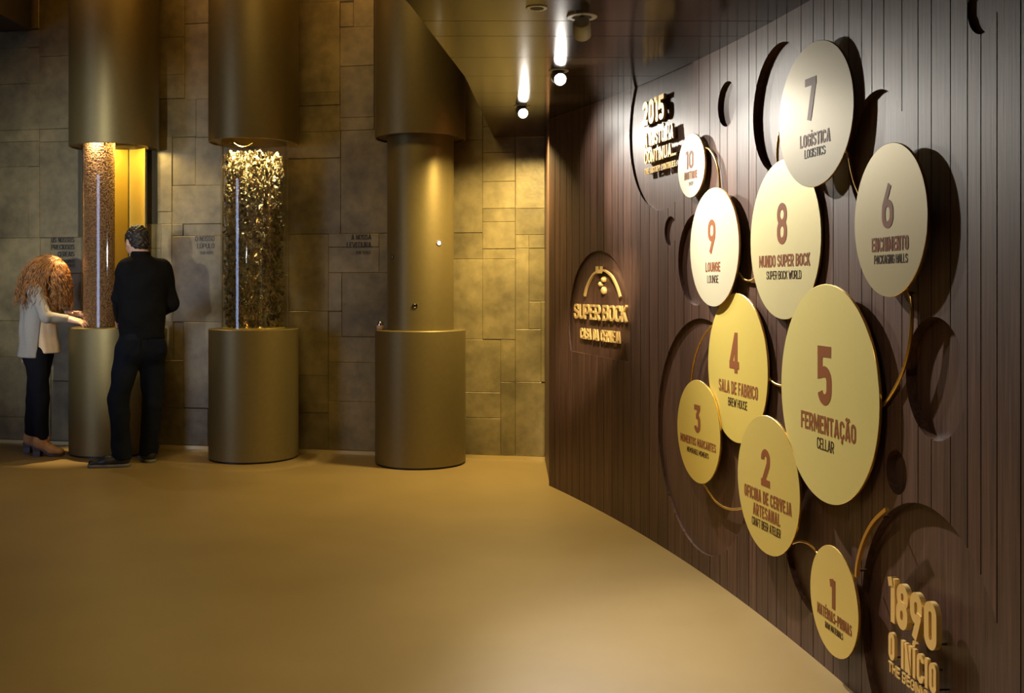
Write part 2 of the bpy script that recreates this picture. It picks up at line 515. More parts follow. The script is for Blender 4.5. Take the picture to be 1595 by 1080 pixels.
a = o.data.attributes.new('tone', 'FLOAT', 'FACE'); a.data.foreach_set('value', tones)
structure(o)
# masonry behind the panels
v = [back(-3.6, 0.0005, 0), back(4.68, 0.0005, 0), back(4.68, -0.2, 0), back(-3.6, -0.2, 0)]
v += [p + Vector((0, 0, 4.2)) for p in v]
o = link_mesh('wall_back', v, [(0, 3, 2, 1), (4, 5, 6, 7), (0, 1, 5, 4), (1, 2, 6, 5), (2, 3, 7, 6), (3, 0, 4, 7)], M['joint']); structure(o)
v = [back(-3.6, 0.0006, 0), back(4.67, 0.0006, 0), back(4.67, 0.016, 0), back(-3.6, 0.016, 0)]
v += [p + Vector((0, 0, 0.028)) for p in v]
o = link_mesh('baseboard_back', v, [(0, 1, 2, 3), (4, 7, 6, 5), (0, 4, 5, 1), (1, 5, 6, 2), (2, 6, 7, 3), (3, 7, 4, 0)], M['strip']); structure(o)

# ------------------------------------------------------------------ timber wall: planks, grooves and carved recesses
LINES = [864.7, 872, 882.8, 890.9, 902.6, 910, 919.5, 930, 940.5, 953, 962.8, 971, 983, 997.4, 1011.5, 1025.1, 1040.7, 1051.1, 1065.4, 1077.6, 1088.7,
         1105.7, 1121.2, 1132.9, 1148, 1166.5, 1178, 1196, 1209.8, 1225.6, 1247.7, 1266.7, 1284, 1298, 1322, 1342, 1358, 1376.7, 1404.8, 1430, 1450.7,
         1480.4, 1507, 1527.8, 1553, 1590]
GS = [float(unw(x, 448)[0]) for x in LINES]
while GS[-1] < SMAX - 0.3: GS.append(GS[-1] + random.choice((0.06, 0.09, 0.11, 0.13)))
prof = [(0.0, 0.0)]
for s in GS: prof += [(s - 0.0026, 0.0), (s - 0.0018, -0.007), (s + 0.0018, -0.007), (s + 0.0026, 0.0)]
prof += [(SMAX, 0.0), (SMAX, -0.12), (0.0, -0.12)]
ZT = 2.52
n = len(prof)
me = bpy.data.meshes.new('wall_right')
me.from_pydata([(s, d, 0.0) for s, d in prof] + [(s, d, ZT) for s, d in prof], [],
               [tuple(range(n))[::-1], tuple(range(n, 2 * n))] + [(i, (i + 1) % n, n + (i + 1) % n, n + i) for i in range(n)][::1])
wall = bpy.data.objects.new('wall_right', me); C.objects.link(wall)
bm = bmesh.new(); bm.from_mesh(me); bmesh.ops.recalc_face_normals(bm, faces=bm.faces); bm.to_mesh(me); bm.free()


def cutter(outline, depth):
    """outline: (s, z) loop"""
    m = len(outline)
    cm = bpy.data.meshes.new('cut')
    cm.from_pydata([(s, -depth, z) for s, z in outline] + [(s, 0.06, z) for s, z in outline], [],
                   [tuple(range(m)), tuple(range(m, 2 * m))[::-1]] + [(i, i + m, (i + 1) % m + m, (i + 1) % m) for i in range(m)])
    co = bpy.data.objects.new('cut', cm); C.objects.link(co)
    b = bmesh.new(); b.from_mesh(cm); bmesh.ops.recalc_face_normals(b, faces=b.faces); b.to_mesh(cm); b.free()
    return co


def circ(cs, cz, r, n=96): return [(cs + r * math.cos(2 * pi * i / n + 0.013), cz + r * math.sin(2 * pi * i / n + 0.013)) for i in range(n)]


RECESS = [(4.027, 0.2817, 0.417, 0.024), (2.1507, 0.6256, 0.533, 0.012), (1.6731, 2.125, 0.4388, 0.010), (2.9463, 1.9808, 0.2468, 0.026),
          (3.7122, 1.7103, 0.1927, 0.018), (3.263, 0.4291, 0.278, 0.020), (4.0709, 1.0527, 0.1677, 0.030), (3.8443, 0.7586, 0.0653, 0.030),
          (2.0867, 1.4294, 0.2126, 0.020)]
for px, py, hh, dp in ((1132, 162, 35, .020), (1044, 360, 23, .013), (1531, 4, 48, .010)):
    s, z, y = unw(px, py); RECESS.append((float(s), float(z), hh * y / F, dp))
ARCH = [(888.7, 547), (886.3, 522), (886, 498.5), (888.3, 470), (893, 443), (900, 421), (910, 404), (921, 394), (932, 391), (943, 393), (952.6, 400),
        (961, 411), (968.5, 426), (976, 454), (979.5, 482), (981.5, 510), (981.5, 538), (980, 565)]
arch = [unw(x, y)[:2] for x, y in ARCH]
arch = [tuple(map(float, p)) for p in spline(arch, 6)]
cuts = [cutter(circ(a, b, r), d) for a, b, r, d in RECESS] + [cutter(arch, 0.010)]
for c in cuts:
    md = wall.modifiers.new('b', 'BOOLEAN'); md.operation = 'DIFFERENCE'; md.object = c; md.solver = 'EXACT'
dg = bpy.context.evaluated_depsgraph_get(); dg.update()
nm = bpy.data.meshes.new_from_object(wall.evaluated_get(dg))
wall.modifiers.clear(); wall.data = nm
for c in cuts: bpy.data.objects.remove(c)
bm = bmesh.new(); bm.from_mesh(nm)
for s in np.arange(0.045, SMAX, 0.06):
    bmesh.ops.bisect_plane(bm, geom=bm.verts[:] + bm.edges[:] + bm.faces[:], dist=1e-5, plane_co=(s, 0, 0), plane_no=(1, 0, 0))
lay = bm.faces.layers.float.new('tone')
ptone = [random.uniform(0.74, 1.12) for _ in range(len(GS) + 2)]
for fa in bm.faces:
    c = fa.calc_center_median()
    fa[lay] = ptone[int(np.searchsorted(GS, c.x))] if c.y > -0.0075 else 1.0
for vt in bm.verts: vt.co = wp(vt.co.x, vt.co.y, vt.co.z)
bmesh.ops.recalc_face_normals(bm, faces=bm.faces)
bm.to_mesh(nm); bm.free()
nm.materials.clear(); nm.materials.append(M['walnut'])
nm.polygons.foreach_set('use_smooth', [True] * len(nm.polygons))
nm.set_sharp_from_angle(angle=math.radians(25))
nm.name = 'wall_right'
structure(wall)
# return of the timber wall back to the hall wall
structure(MB().box((0.2485, 6.745, 0), (0.36, 7.70, 2.52)).build('wall_end', M['walnut']))
at0 = bpy.data.objects['wall_end'].data
a = at0.attributes.new('tone', 'FLOAT', 'FACE'); a.data.foreach_set('value', [0.9] * len(at0.polygons))


# ------------------------------------------------------------------ a condensed stroke alphabet (cap height 1)
def arc(cx, cy, rx, ry, a0, a1, n=10):
    return [(cx + rx * math.cos(math.radians(a0 + (a1 - a0) * i / n)), cy + ry * math.sin(math.radians(a0 + (a1 - a0) * i / n))) for i in range(n + 1)]


def glyph(ch, t, W):
    """stroke centre lines for a character of stem t and width W; returns ([(points, closed)], advance)"""
    acc = None
    base = {'Á': ('A', '´'), 'É': ('E', '´'), 'Í': ('I', '´'), 'Ó': ('O', '´'), 'Ú': ('U', '´'), 'Ã': ('A', '~'), 'Ç': ('C', ',')}
    if ch in base: ch, acc = base[ch]
    wmul = {'I': 0, 'M': 1.28, 'W': 1.42, 'E': 0.86, 'F': 0.84, 'L': 0.82, 'T': 0.94, 'J': 0.75, 'A': 1.08, 'V': 1.06, '1': 0.56, '-': 0.6, '.': 0}.get(ch, 1.0)
    w_ = max(W * wmul, t)
    l, r, b, T = t / 2, w_ - t / 2, t / 2, 1 - t / 2
    m = 0.52
    R = min((r - l) / 2, 0.27)
    S = []
    add = lambda p, c=False: S.append((p, c))
    def bowl(y0, y1, x0=0.0):
        q = min(R, (y1 - y0) / 2)
        return [(x0, y1), (r - q, y1)] + arc(r - q, y1 - q, q, q, 90, 0)[1:] + arc(r - q, y0 + q, q, q, 0, -90) + [(x0, y0)]
    if ch in 'O0': add(arc(l + R, T - R, R, R, 180, 90) + arc(r - R, T - R, R, R, 90, 0) + arc(r - R, b + R, R, R, 0, -90) + arc(l + R, b + R, R, R, 270, 180), True)
    elif ch == 'Q':
        add(arc(l + R, T - R, R, R, 180, 90) + arc(r - R, T - R, R, R, 90, 0) + arc(r - R, b + R, R, R, 0, -90) + arc(l + R, b + R, R, R, 270, 180), True); add([(w_ * .55, .25), (w_, 0)])
    elif ch == 'C': add([(r, T - min(R * 1.2, .27))] + arc(r - R, T - R, R, R, 0, 90) + arc(l + R, T - R, R, R, 90, 180) + arc(l + R, b + R, R, R, 180, 270) + arc(r - R, b + R, R, R, 270, 360) + [(r, b + min(R * 1.2, .27))])
    elif ch == 'G': add([(r, T - min(R * 1.2, .27))] + arc(r - R, T - R, R, R, 0, 90) + arc(l + R, T - R, R, R, 90, 180) + arc(l + R, b + R, R, R, 180, 270) + arc(r - R, b + R, R, R, 270, 360) + [(r, 0.5), (w_ * 0.5, 0.5)])
    elif ch == 'U': add([(l, 1)] + arc(l + R, b + R, R, R, 180, 270) + arc(r - R, b + R, R, R, 270, 360) + [(r, 1)])
    elif ch == 'J': add([(r, 1)] + arc(r - R, b + R, R, R, 0, -90) + arc(l + R * .3, b + R, R, R, 270, 225))
    elif ch == 'I': add([(l, 0), (l, 1)])
    elif ch == 'L': add([(l, 1), (l, b), (w_, b)])
    elif ch == 'E': add([(w_, T), (l, T), (l, b), (w_, b)]); add([(l, m), (w_ * 0.9, m)])
    elif ch == 'F': add([(w_, T), (l, T), (l, 0)]); add([(l, m - .02), (w_ * 0.9, m - .02)])
    elif ch == 'H': add([(l, 0), (l, 1)]); add([(r, 0), (r, 1)]); add([(l, m), (r, m)])
    elif ch == 'T': add([(0, T), (w_, T)]); add([(w_ / 2, 0), (w_ / 2, T)])
    elif ch == 'D': add([(l, 0), (l, 1)]); add(bowl(b, T))
    elif ch == 'P': add([(l, 0), (l, 1)]); add(bowl(0.42, T))
    elif ch == 'R': add([(l, 0), (l, 1)]); add(bowl(0.44, T)); add([(w_ * 0.48, 0.44), (r, 0)])
    elif ch == 'B': add([(l, 0), (l, 1)]); add(bowl(m, T)); add(bowl(b, m))
    elif ch == 'K': add([(l, 0), (l, 1)]); add([(l, 0.40), (r, 1)]); add([(w_ * .42, 0.55), (r, 0)])
    elif ch == 'N': add([(l, 0), (l, 1)]); add([(r, 0), (r, 1)]); add([(l, 1), (r, 0)])
    elif ch == 'M': add([(l, 0), (l, 1)]); add([(r, 0), (r, 1)]); add([(l, 1), (w_ / 2, 0.28), (r, 1)])
    elif ch == 'A': add([(l * .9, 0), (w_ / 2 - t * .12, 1)]); add([(w_ - l * .9, 0), (w_ / 2 + t * .12, 1)]); add([(w_ * .22, 0.26), (w_ * .78, 0.26)])
    elif ch == 'V': add([(l * .9, 1), (w_ / 2 - t * .12, 0)]); add([(w_ - l * .9, 1), (w_ / 2 + t * .12, 0)])
    elif ch == 'W': add([(l * .9, 1), (w_ * .29, 0)]); add([(w_ * .29, 0), (w_ * .5, .8)]); add([(w_ * .5, .8), (w_ * .71, 0)]); add([(w_ * .71, 0), (w_ - l * .9, 1)])
    elif ch == 'Y': add([(l * .9, 1), (w_ / 2, 0.45)]); add([(w_ - l * .9, 1), (w_ / 2, 0.45)]); add([(w_ / 2, 0), (w_ / 2, .5)])
    elif ch == 'S': add([(r, T - R * 1.1)] + arc(r - R, T - R, R, R, 0, 90) + arc(l + R, T - R, R, R, 90, 180) + [(l, .68), (l + .03, .60), (r - .03, .43), (r, .35)] + arc(r - R, b + R, R, R, 0, -90) + arc(l + R, b + R, R, R, 270, 180) + [(l, b + R * 1.1)])
    elif ch == '1': add([(w_ - t / 2, 0), (w_ - t / 2, 1)]); add([(0, 1 - t * .62), (w_ - t * .5, 1 - t * .34)])
    elif ch == '2': add([(l, T - R * 1.15)] + arc(l + R, T - R, R, R, 180, 90) + arc(r - R, T - R, R, R, 90, 0) + [(r, .66), (r - .02, .58), (l + .03, b)]); add([(0, b), (w_, b)])
    elif ch == '3': add([(0, T), (w_ * .98, T)]); add([(r + t * .05, T), (w_ * .46, .585)]); add([(w_ * .30, .585), (r - R, .585)] + arc(r - R, .585 - R, R, R, 90, 0)[1:] + arc(r - R, b + R, R, R, 0, -90) + arc(l + R, b + R, R, R, 270, 190))
    elif ch == '4': add([(r - t * .35, 0), (r - t * .35, 1)]); add([(r - t * .4, 1 - t * .4), (l, .24), (l, .2)]); add([(0, .20), (w_ + t * .12, .20)])
    elif ch == '5': add([(w_ * .96, T), (l, T), (l, .54), (r - R, .54 + .03)] + arc(r - R, .57 - R, R, R, 90, 0)[1:] + arc(r - R, b + R, R, R, 0, -90) + arc(l + R, b + R, R, R, 270, 195))
    elif ch == '6': add(arc(l + R, .58 - R, R, R, 180, 90) + arc(r - R, .58 - R, R, R, 90, 0) + arc(r - R, b + R, R, R, 0, -90) + arc(l + R, b + R, R, R, 270, 180), True); add([(l, .58 - R), (l + .02, .52), (r - t * .55, 1)])
    elif ch == '9': add(arc(l + R, T - R, R, R, 180, 90) + arc(r - R, T - R, R, R, 90, 0) + arc(r - R, .42 + R, R, R, 0, -90) + arc(l + R, .42 + R, R, R, 270, 180), True); add([(r, .42 + R), (r - .02, .48), (l + t * .55, 0)])
    elif ch == '7': add([(0, T), (w_, T)]); add([(r + t * .02, T), (w_ * .36, 0)])
    elif ch == '8':
        R2 = min(R, .22)
        add(arc(l + R2, T - R2, R2, R2, 180, 90) + arc(r - R2, T - R2, R2, R2, 90, 0) + arc(r - R2, m + R2, R2, R2, 0, -90) + arc(l + R2, m + R2, R2, R2, 270, 180), True)
        add(arc(l + R2, m - R2, R2, R2, 180, 90) + arc(r - R2, m - R2, R2, R2, 90, 0) + arc(r - R2, b + R2, R2, R2, 0, -90) + arc(l + R2, b + R2, R2, R2, 270, 180), True)
    elif ch == '-': add([(0, .38), (w_, .38)])
    elif ch == '.': add([(l, 0), (l, t)])
    if acc == '´': add([(w_ * .42, 1.10), (w_ * .72, 1.25)])
    elif acc == '~': add([(w_ * .15, 1.10), (w_ * .35, 1.18), (w_ * .62, 1.10), (w_ * .85, 1.18)])
    elif acc == ',': add([(w_ * .52, 0), (w_ * .55, -.10), (w_ * .42, -.22)])
    return S, w_


def ribbon(pts, closed, t):
    P = [np.array(p, float) for p in pts]
    Q = [P[0]]
    for p in P[1:]:
        if np.linalg.norm(p - Q[-1]) > 1e-5: Q.append(p)
    if closed and np.linalg.norm(Q[0] - Q[-1]) < 1e-5: Q.pop()
    n = len(Q); Lf = []; Rt = []
    for i in range(n):
        if closed: a, b = Q[i] - Q[i - 1], Q[(i + 1) % n] - Q[i]
        else: a = Q[i] - Q[max(i - 1, 0)] if i else Q[1] - Q[0]; b = Q[min(i + 1, n - 1)] - Q[i] if i < n - 1 else a
        a = a / np.linalg.norm(a); b = b / np.linalg.norm(b)
        na = np.array([-a[1], a[0]]); nb = np.array([-b[1], b[0]])
        d = na + nb; ln = np.linalg.norm(d)
        if ln < 1e-3: d = na; k = 1
        else:
            d /= ln; k = min(1 / max(d.dot(na), .35), 1.9)
        Lf.append(Q[i] + d * k * t / 2); Rt.append(Q[i] - d * k * t / 2)
    return Lf, Rt


def letter_mesh(ch, t, W, depth):
    """returns MB in the plane (x right, y up, z out) with the face at z = depth, and the advance"""
    S, adv = glyph(ch, t, W)
    mb = MB()
    for si, (pts, closed) in enumerate(S):
        Lf, Rt = ribbon(pts, closed, t)
        dz = depth * (1 + .12 * si)
        n = len(Lf)
        v = [(p[0], p[1], dz) for p in Lf] + [(p[0], p[1], dz) for p in Rt] + [(p[0], p[1], 0) for p in Lf] + [(p[0], p[1], 0) for p in Rt]
        f = []
        for i in range(n if closed else n - 1):
            j = (i + 1) % n
            f += [(i, n + i, n + j, j), (2 * n + i, 2 * n + j, 3 * n + j, 3 * n + i), (i, j, 2 * n + j, 2 * n + i), (n + i, 3 * n + i, 3 * n + j, n + j)]
        if not closed: f += [(0, 2 * n, 3 * n, n), (n - 1, 2 * n - 1, 4 * n - 1, 3 * n - 1)]
        mb.add(v, f)
    return mb, adv


def text_layout(text, t, W, gap, space):
    x = 0.0; out = []
    for ch in text:
        if ch == ' ': x += space; continue
        mb, adv = letter_mesh(ch, t, W, 1.0)
        out.append((ch, x, mb)); x += adv + gap
    return out, x - gap


def text_block(text, width, height, stem, gap=None, depth=0.001, space=0.27):
    """all letters of a line as one MB, fitted to width and cap height, centred on its baseline middle"""
    W = 0.42; gap = 0.085 if gap is None else gap
    # find the letter width that fills the line at uniform scale
    for _ in range(12):
        lay, tot = text_layout(text, stem, W, gap, space)
        k = (width / height) / tot
        W = max(W * (1 + (k - 1) * 1.15), stem * 1.55)
    lay, tot = text_layout(text, stem, W, gap, space)
    sx = width / tot; sy = height
    res = []
    for ch, x, mb in lay:
        q = MB(); q.f = mb.f
        q.v = [((p[0] + x) * sx - width / 2, (p[1] - 0.5) * sy, p[2] * depth) for p in mb.v]
        res.append((ch, q))
    return res


def join_mb(lst):
    o = MB()
    for _, q in lst: o.add(q.v, q.f)
    return o


# ------------------------------------------------------------------ the ten round number plates
class Disc: pass


def solve_disc(x0, x1, y0, y1, n):
    """circle of given standoff whose picture fills the box"""
    px, py, hh, w_ = (x0 + x1) / 2, (y0 + y1) / 2, (y1 - y0) / 2, x1 - x0
    s, z, Y = unw(px, py, n)
    d = Disc(); r = hh * Y / F
    ang = math.atan2(np.interp(s, _S, _TX), -np.interp(s, _S, _TY))
    a_wall = ang
    cpx, cpy = px, py
    for _ in range(60):
        s, z, Y = unw(cpx, cpy, n)
        c = wp(s, n, z); T = Vector((math.sin(ang), -math.cos(ang), 0))
        q = [c + T * (r * math.cos(2 * pi * i / 90)) + Vector((0, 0, r * math.sin(2 * pi * i / 90))) for i in range(90)]
        ux = [p.x / p.y * F + CX for p in q]; uy = [YH - (p.z - CH) / p.y * F for p in q]
        cpx += px - (min(ux) + max(ux)) / 2; cpy += py - (min(uy) + max(uy)) / 2
        r *= 2 * hh / (max(uy) - min(uy))
        ang += 0.6 * (w_ / (max(ux) - min(ux)) - 1) * 0.4
        ang = min(max(ang, a_wall - 0.10), a_wall + 0.10)
    d.c, d.r, d.T, d.ang, d.s, d.n, d.z = c, r, T, ang, s, n, z
    d.N = Vector((-math.cos(ang), -math.sin(ang), 0))          # out of the wall, into the room
    return d


def disc_uv(d, px, py):
    k = Vector(((px - CX) / F, 1, (YH - py) / F))
    o = Vector((0, 0, CH))
    t = (d.c - o).dot(d.N) / k.dot(d.N)
    p = o + k * t
    return (p - d.c).dot(d.T), p.z - d.c.z, p.y


TH = 0.009
DISCS = [
 ('10', (1056, 1098, 208, 308), 0.030, [('10', 'n', 1074.2, 249, 11.6, 28), ('BOUTIQUE', 't', 1076, 273, 20, 12.5), ('SHOP', 's', 1076.5, 286, 7.5, 6)],
  'small pale gold disc numbered 10, upper left of the cluster', ),
 ('9', (1075, 1151, 292, 478), 0.042, [('9', 'n', 1108.6, 368, 11.8, 52), ('LOUNGE', 't', 1110.3, 416, 22.6, 14.9), ('LOUNGE', 's', 1110.3, 435, 17.2, 12)],
  'pale gold disc numbered 9 with the word lounge, below the number 10 disc'),
 ('8', (1169, 1279, 247, 498), 0.026, [('8', 'n', 1218, 348.4, 15.2, 64.7), ('MUNDO SUPER BOCK', 't', 1220, 406, 79, 19), ('SUPER BOCK WORLD', 's', 1220, 428.5, 54, 13.3)],
  'gold disc numbered 8 in the middle, tucked behind the number 7 disc'),
 ('7', (1212, 1331, 62, 292), 0.044, [('7', 'n', 1262.7, 154, 17.5, 66), ('LOGÍSTICA', 't', 1269, 216, 47, 20), ('LOGISTICS', 's', 1269, 237, 32, 14)],
  'gold disc numbered 7 coloured as in dim light, highest of the cluster'),
 ('6', (1331, 1445, 222, 463), 0.042, [('6', 'n', 1382.5, 322, 17.5, 68), ('ENCHIMENTO', 't', 1385.5, 380, 57, 22), ('PACKAGING HALLS', 's', 1387, 403.5, 52, 14)],
  'gold disc numbered 6 coloured as in dim light, rightmost of the cluster'),
 ('5', (1217, 1370, 443, 787), 0.044, [('5', 'n', 1284.3, 585.5, 21.5, 92), ('FERMENTAÇÃO', 't', 1288, 664, 85, 28), ('CELLAR', 's', 1285.6, 693.7, 26, 18)],
  'largest gold disc, numbered 5 with the word cellar'),
 ('4', (1103, 1196, 457, 691), 0.026, [('4', 'n', 1143.3, 549.6, 14, 63), ('SALA DE FABRICO', 't', 1148.7, 606, 60.6, 20), ('BREW HOUSE', 's', 1148.8, 629, 29.6, 13.2)],
  'bright gold disc numbered 4, partly behind the number 9 disc'),
 ('3', (1055, 1122, 592, 754), 0.042, [('3', 'n', 1086, 652.5, 9.3, 43), ('MOMENTOS MARCANTES', 't', 1086.5, 689.5, 55, 12.5), ('MEMORABLE MOMENTS', 's', 1086.5, 705, 33.5, 8)],
  'gold disc numbered 3, lower left of the cluster'),
 ('2', (1149, 1246, 647, 867), 0.060, [('2', 'n', 1192.3, 729, 13.5, 58), ('OFICINA DE CERVEJA', 't', 1194.5, 777.6, 73, 19.5), ('ARTESANAL', 't', 1193.5, 801, 42, 19),
                                      ('CRAFT BEER ATELIER', 's', 1193, 821, 44.5, 13)],
  'gold disc numbered 2, overlapping the lower left rim of the largest disc'),
 ('1', (1262, 1337, 849, 1027), 0.042, [('1', 'n', 1297, 926, 8.3, 45), ('MATÉRIAS-PRIMAS', 't', 1299, 964, 53.5, 17), ('RAW MATERIALS', 's', 1299, 982.5, 27.5, 10)],
  'gold disc numbered 1, lowest of the cluster near the floor'),
]
D = {}
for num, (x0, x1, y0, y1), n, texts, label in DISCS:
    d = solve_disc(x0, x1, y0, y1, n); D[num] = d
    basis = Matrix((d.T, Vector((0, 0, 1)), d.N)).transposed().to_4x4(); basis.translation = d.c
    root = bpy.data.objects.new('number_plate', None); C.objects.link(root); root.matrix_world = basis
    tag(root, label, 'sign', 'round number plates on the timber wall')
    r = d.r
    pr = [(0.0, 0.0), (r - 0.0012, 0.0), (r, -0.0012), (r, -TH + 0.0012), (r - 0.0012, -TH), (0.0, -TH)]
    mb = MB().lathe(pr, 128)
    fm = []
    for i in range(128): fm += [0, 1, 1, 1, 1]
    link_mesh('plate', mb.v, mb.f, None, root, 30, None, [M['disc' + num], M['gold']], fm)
    # spacer that carries the plate off the wall
    wall_n = n + 0.004
    MB().lathe([(0.0, -TH), (0.028, -TH), (0.028, -wall_n + 0.006), (0.0, -wall_n + 0.006)], 20).build('spacer', M['bronze_dark'], root, 40)
    for k, (txt, kind, px, py, wpx, hpx) in enumerate(texts):
        u, v, Y = disc_uv(d, px, py)
        ratio = math.sin(d.ang) + math.cos(d.ang) * (px - CX) / F
        hgt = hpx * Y / F; wid = wpx / ratio * Y / F
        stem = {'n': 0.155, 't': 0.165, 's': 0.105}[kind]
        if kind == 'n': stem = {'1': .26, '10': .17, '8': .165, '9': .165, '6': .165}.get(txt, 0.185)
        q = join_mb(text_block(txt, wid, hgt, stem, depth=0.0006, gap=0.09 if kind != 's' else 0.075))
        q.v = [(p[0] + u, p[1] + v, p[2] + 0.0002) for p in q.v]
        nm_ = {'n': 'numeral', 't': 'title_lettering', 's': 'subtitle_lettering'}[kind]
        q.build(nm_, M['dark_ink'] if kind == 's' else M['brown_ink'], root)


# ------------------------------------------------------------------ gold tubes between the plates
def gold_tube(pix, n, rad, label, flat=False):
    pts = []
    for x, y in spline(pix, 10):
        s, z, Y = unw(x, y, n); pts.append(wp(s, n, z))
    o = bpy.data.objects.new('gold_tube', None); C.objects.link(o); o.location = pts[0]
    tag(o, label, 'tube', 'gold tubes linking the number plates')
    base = pts[0]
    MB().tube([p - base for p in pts], rad, 10).build('bent_tube', M['gold'], o, 50)
    # wall pins at both ends
    for e in (pts[1], pts[-2]):
        k = int(np.argmin(np.hypot(_X - e.x, _Y - e.y)))
        tgt = Vector((_X[k], _Y[k], e.z))
        q = tgt + (e - tgt) * 0.02
        MB().tube([e - base, q - base], 0.003, 8).build('wall_pin', M['bronze_dark'], o, 50)
    return o


gold_tube([(1094, 228), (1106, 234), (1115, 250), (1120, 272), (1121.5, 300), (1120, 312)], .0108, .0052, 'gold tube arching from the number 10 disc down to the number 9 disc')
gold_tube([(1140, 408), (1152, 426), (1161, 436), (1171, 437), (1182, 428)], .0108, .0052, 'gold tube dipping between the number 9 and number 8 discs')
gold_tube([(1222, 186), (1215, 205), (1211.5, 226), (1211, 248), (1213, 262)], .0108, .0052, 'gold tube running down the left edge of the number 7 disc')
gold_tube([(1322, 238), (1326, 262), (1332, 286), (1342, 310)], .0108, .0052, 'gold tube between the number 7 and number 6 discs')
gold_tube([(1417, 455), (1420.5, 480), (1419.5, 515), (1413, 556), (1401, 592), (1382, 624), (1366, 640)], .0108, .0056, 'gold tube curving from the number 6 disc down to the largest disc')
gold_tube([(1190, 572), (1198, 588), (1206, 597), (1216, 601), (1226, 600)], .0108, .0052, 'gold tube between the number 4 disc and the largest disc')
gold_tube([(1112, 506), (1101, 517), (1089, 538), (1081, 564), (1077, 592), (1077, 606)], .0108, .0052, 'gold tube curving from the number 4 disc down to the number 3 disc')
gold_tube([(1096, 752), (1104, 766), (1118, 784), (1135, 793), (1152, 793), (1166, 788)], .0108, .0058, 'gold tube dipping from the number 3 disc to the number 2 disc')
gold_tube([(1232, 848), (1246, 843.5), (1259, 847), (1269, 856), (1277, 868)], .0108, .0050, 'gold tube arching from the number 2 disc to the number 1 disc')
# a flat bar that ends square at the edge of the big carved circle
pix = spline([(1335, 899), (1336.5, 880), (1342, 856), (1351, 832), (1364, 811), (1382, 794)], 10)
o = thing('gold_bar', 'square-ended curved gold bar from the number 1 disc to the big carved circle', 'tube')
vv = []; ff = []
pts = []
for x, y in pix:
    s, z, Y = unw(x, y, .03); pts.append((s, z))
for i, (s, z) in enumerate(pts):
    a_ = np.array(pts[max(i - 1, 0)]); b_ = np.array(pts[min(i + 1, len(pts) - 1)]); t_ = (b_ - a_) / np.linalg.norm(b_ - a_); nn = np.array([-t_[1], t_[0]])
    for kk, dep in ((-.006, .036), (.006, .036), (.006, .024), (-.006, .024)):
        vv.append(wp(s + nn[0] * kk, dep, z + nn[1] * kk))
for i in range(len(pts) - 1):
    for j in range(4): ff.append((i * 4 + j, i * 4 + (j + 1) % 4, i * 4 + 4 + (j + 1) % 4, i * 4 + 4 + j))
ff += [(3, 2, 1, 0), tuple(len(vv) - 4 + j for j in range(4))]
o.location = vv[0]
link_mesh('bent_bar', [p - vv[0] for p in vv], ff, M['gold'], o, 40)
for i in (6, len(pts) - 8):
    e = wp(pts[i][0], .025, pts[i][1]) - vv[0]; q = wp(pts[i][0], .001, pts[i][1]) - vv[0]
    MB().tube([e, q], 0.004, 8).build('wall_pin', M['bronze_dark'], o, 50)


# ------------------------------------------------------------------ raised gold lettering on the timber wall
def raised_sign(lines, label, n0, n1, rec):
    """each letter stands from n0 (its back) to n1 (its face) off the wall, carried on pins down to the recess floor"""
    root = bpy.data.objects.new('raised_lettering', None); C.objects.link(root)
    first = True
    for txt, px, py, wpx, hpx, stem in lines:
        s, z, Y = unw(px, py, n1)
        n0 = n1 - max(0.12 * hpx * Y / F, .003)
        tx, ty = np.interp(s, _S, _TX), -np.interp(s, _S, _TY)
        ang = math.atan2(tx, ty)
        ratio = math.sin(ang) + math.cos(ang) * (px - CX) / F
        hgt = hpx * Y / F; wid = wpx / ratio * Y / F
        c = wp(s, n1, z)
        if first:
            root.location = c; base = Vector(c); first = False
            tag(root, label, 'sign')
        T = Vector((math.sin(ang), -math.cos(ang), 0)); Nn = Vector((-math.cos(ang), -math.sin(ang), 0))
        for ch, q in text_block(txt, wid, hgt, stem, gap=0.10, depth=n1 - n0, space=0.42):
            q.v = [c + T * p[0] + Vector((0, 0, p[1])) + Nn * (p[2] - (n1 - n0)) - base for p in q.v]
            # a short pin from the letter back into the wall
            lowest = sorted(q.v, key=lambda p: p.z)[:8]
            near = sum(lowest, Vector()) / 8 + Vector((0, 0, hgt * .10))
            p0 = near - Nn * ((near - (c - base)).dot(Nn) + (n1 - n0))
            kind = 'numeral' if ch.isdigit() else ('dot' if ch == '.' else 'letter')
            lt = q.build(kind, M['goldface'], root)
            MB().tube([p0 + Nn * 0.001, p0 - Nn * (n0 + rec + 0.001)], min(0.003, hgt * 0.05), 6).build('mounting_pin', M['bronze_dark'], lt)
    return root


raised_sign([('2015', 1017, 172, 33, 38, .20), ('A HISTÓRIA', 1025.5, 212, 45, 22, .17), ('CONTINUA...', 1027, 239, 49, 20, .17), ('THE HISTORY CONTINUES...', 1028.5, 261, 51, 9.5, .15)],
            'raised gold lettering reading 2015 on the carved circle under the ceiling', .002, .016, .010)
raised_sign([('1890', 1419.5, 955.5, 74, 72, .20), ('O INÍCIO', 1419, 1031, 74, 45, .19), ('THE BEGINNING', 1419, 1066, 74, 17, .17)],
            'raised gold lettering reading 1890 on the big carved circle near the floor', .006, .022, .024)
sb = raised_sign([('SUPER BOCK', 932, 487, 82, 24, .15), ('CASA DA CERVEJA', 933, 522.5, 62, 17.5, .12)],
                 'raised gold emblem and lettering on the arched panel', .000, .018, .010)
base = Vector(sb.location)


def off(x, y, n):
    s, z, Y = unw(x, y, n); return wp(s, n, z) - base


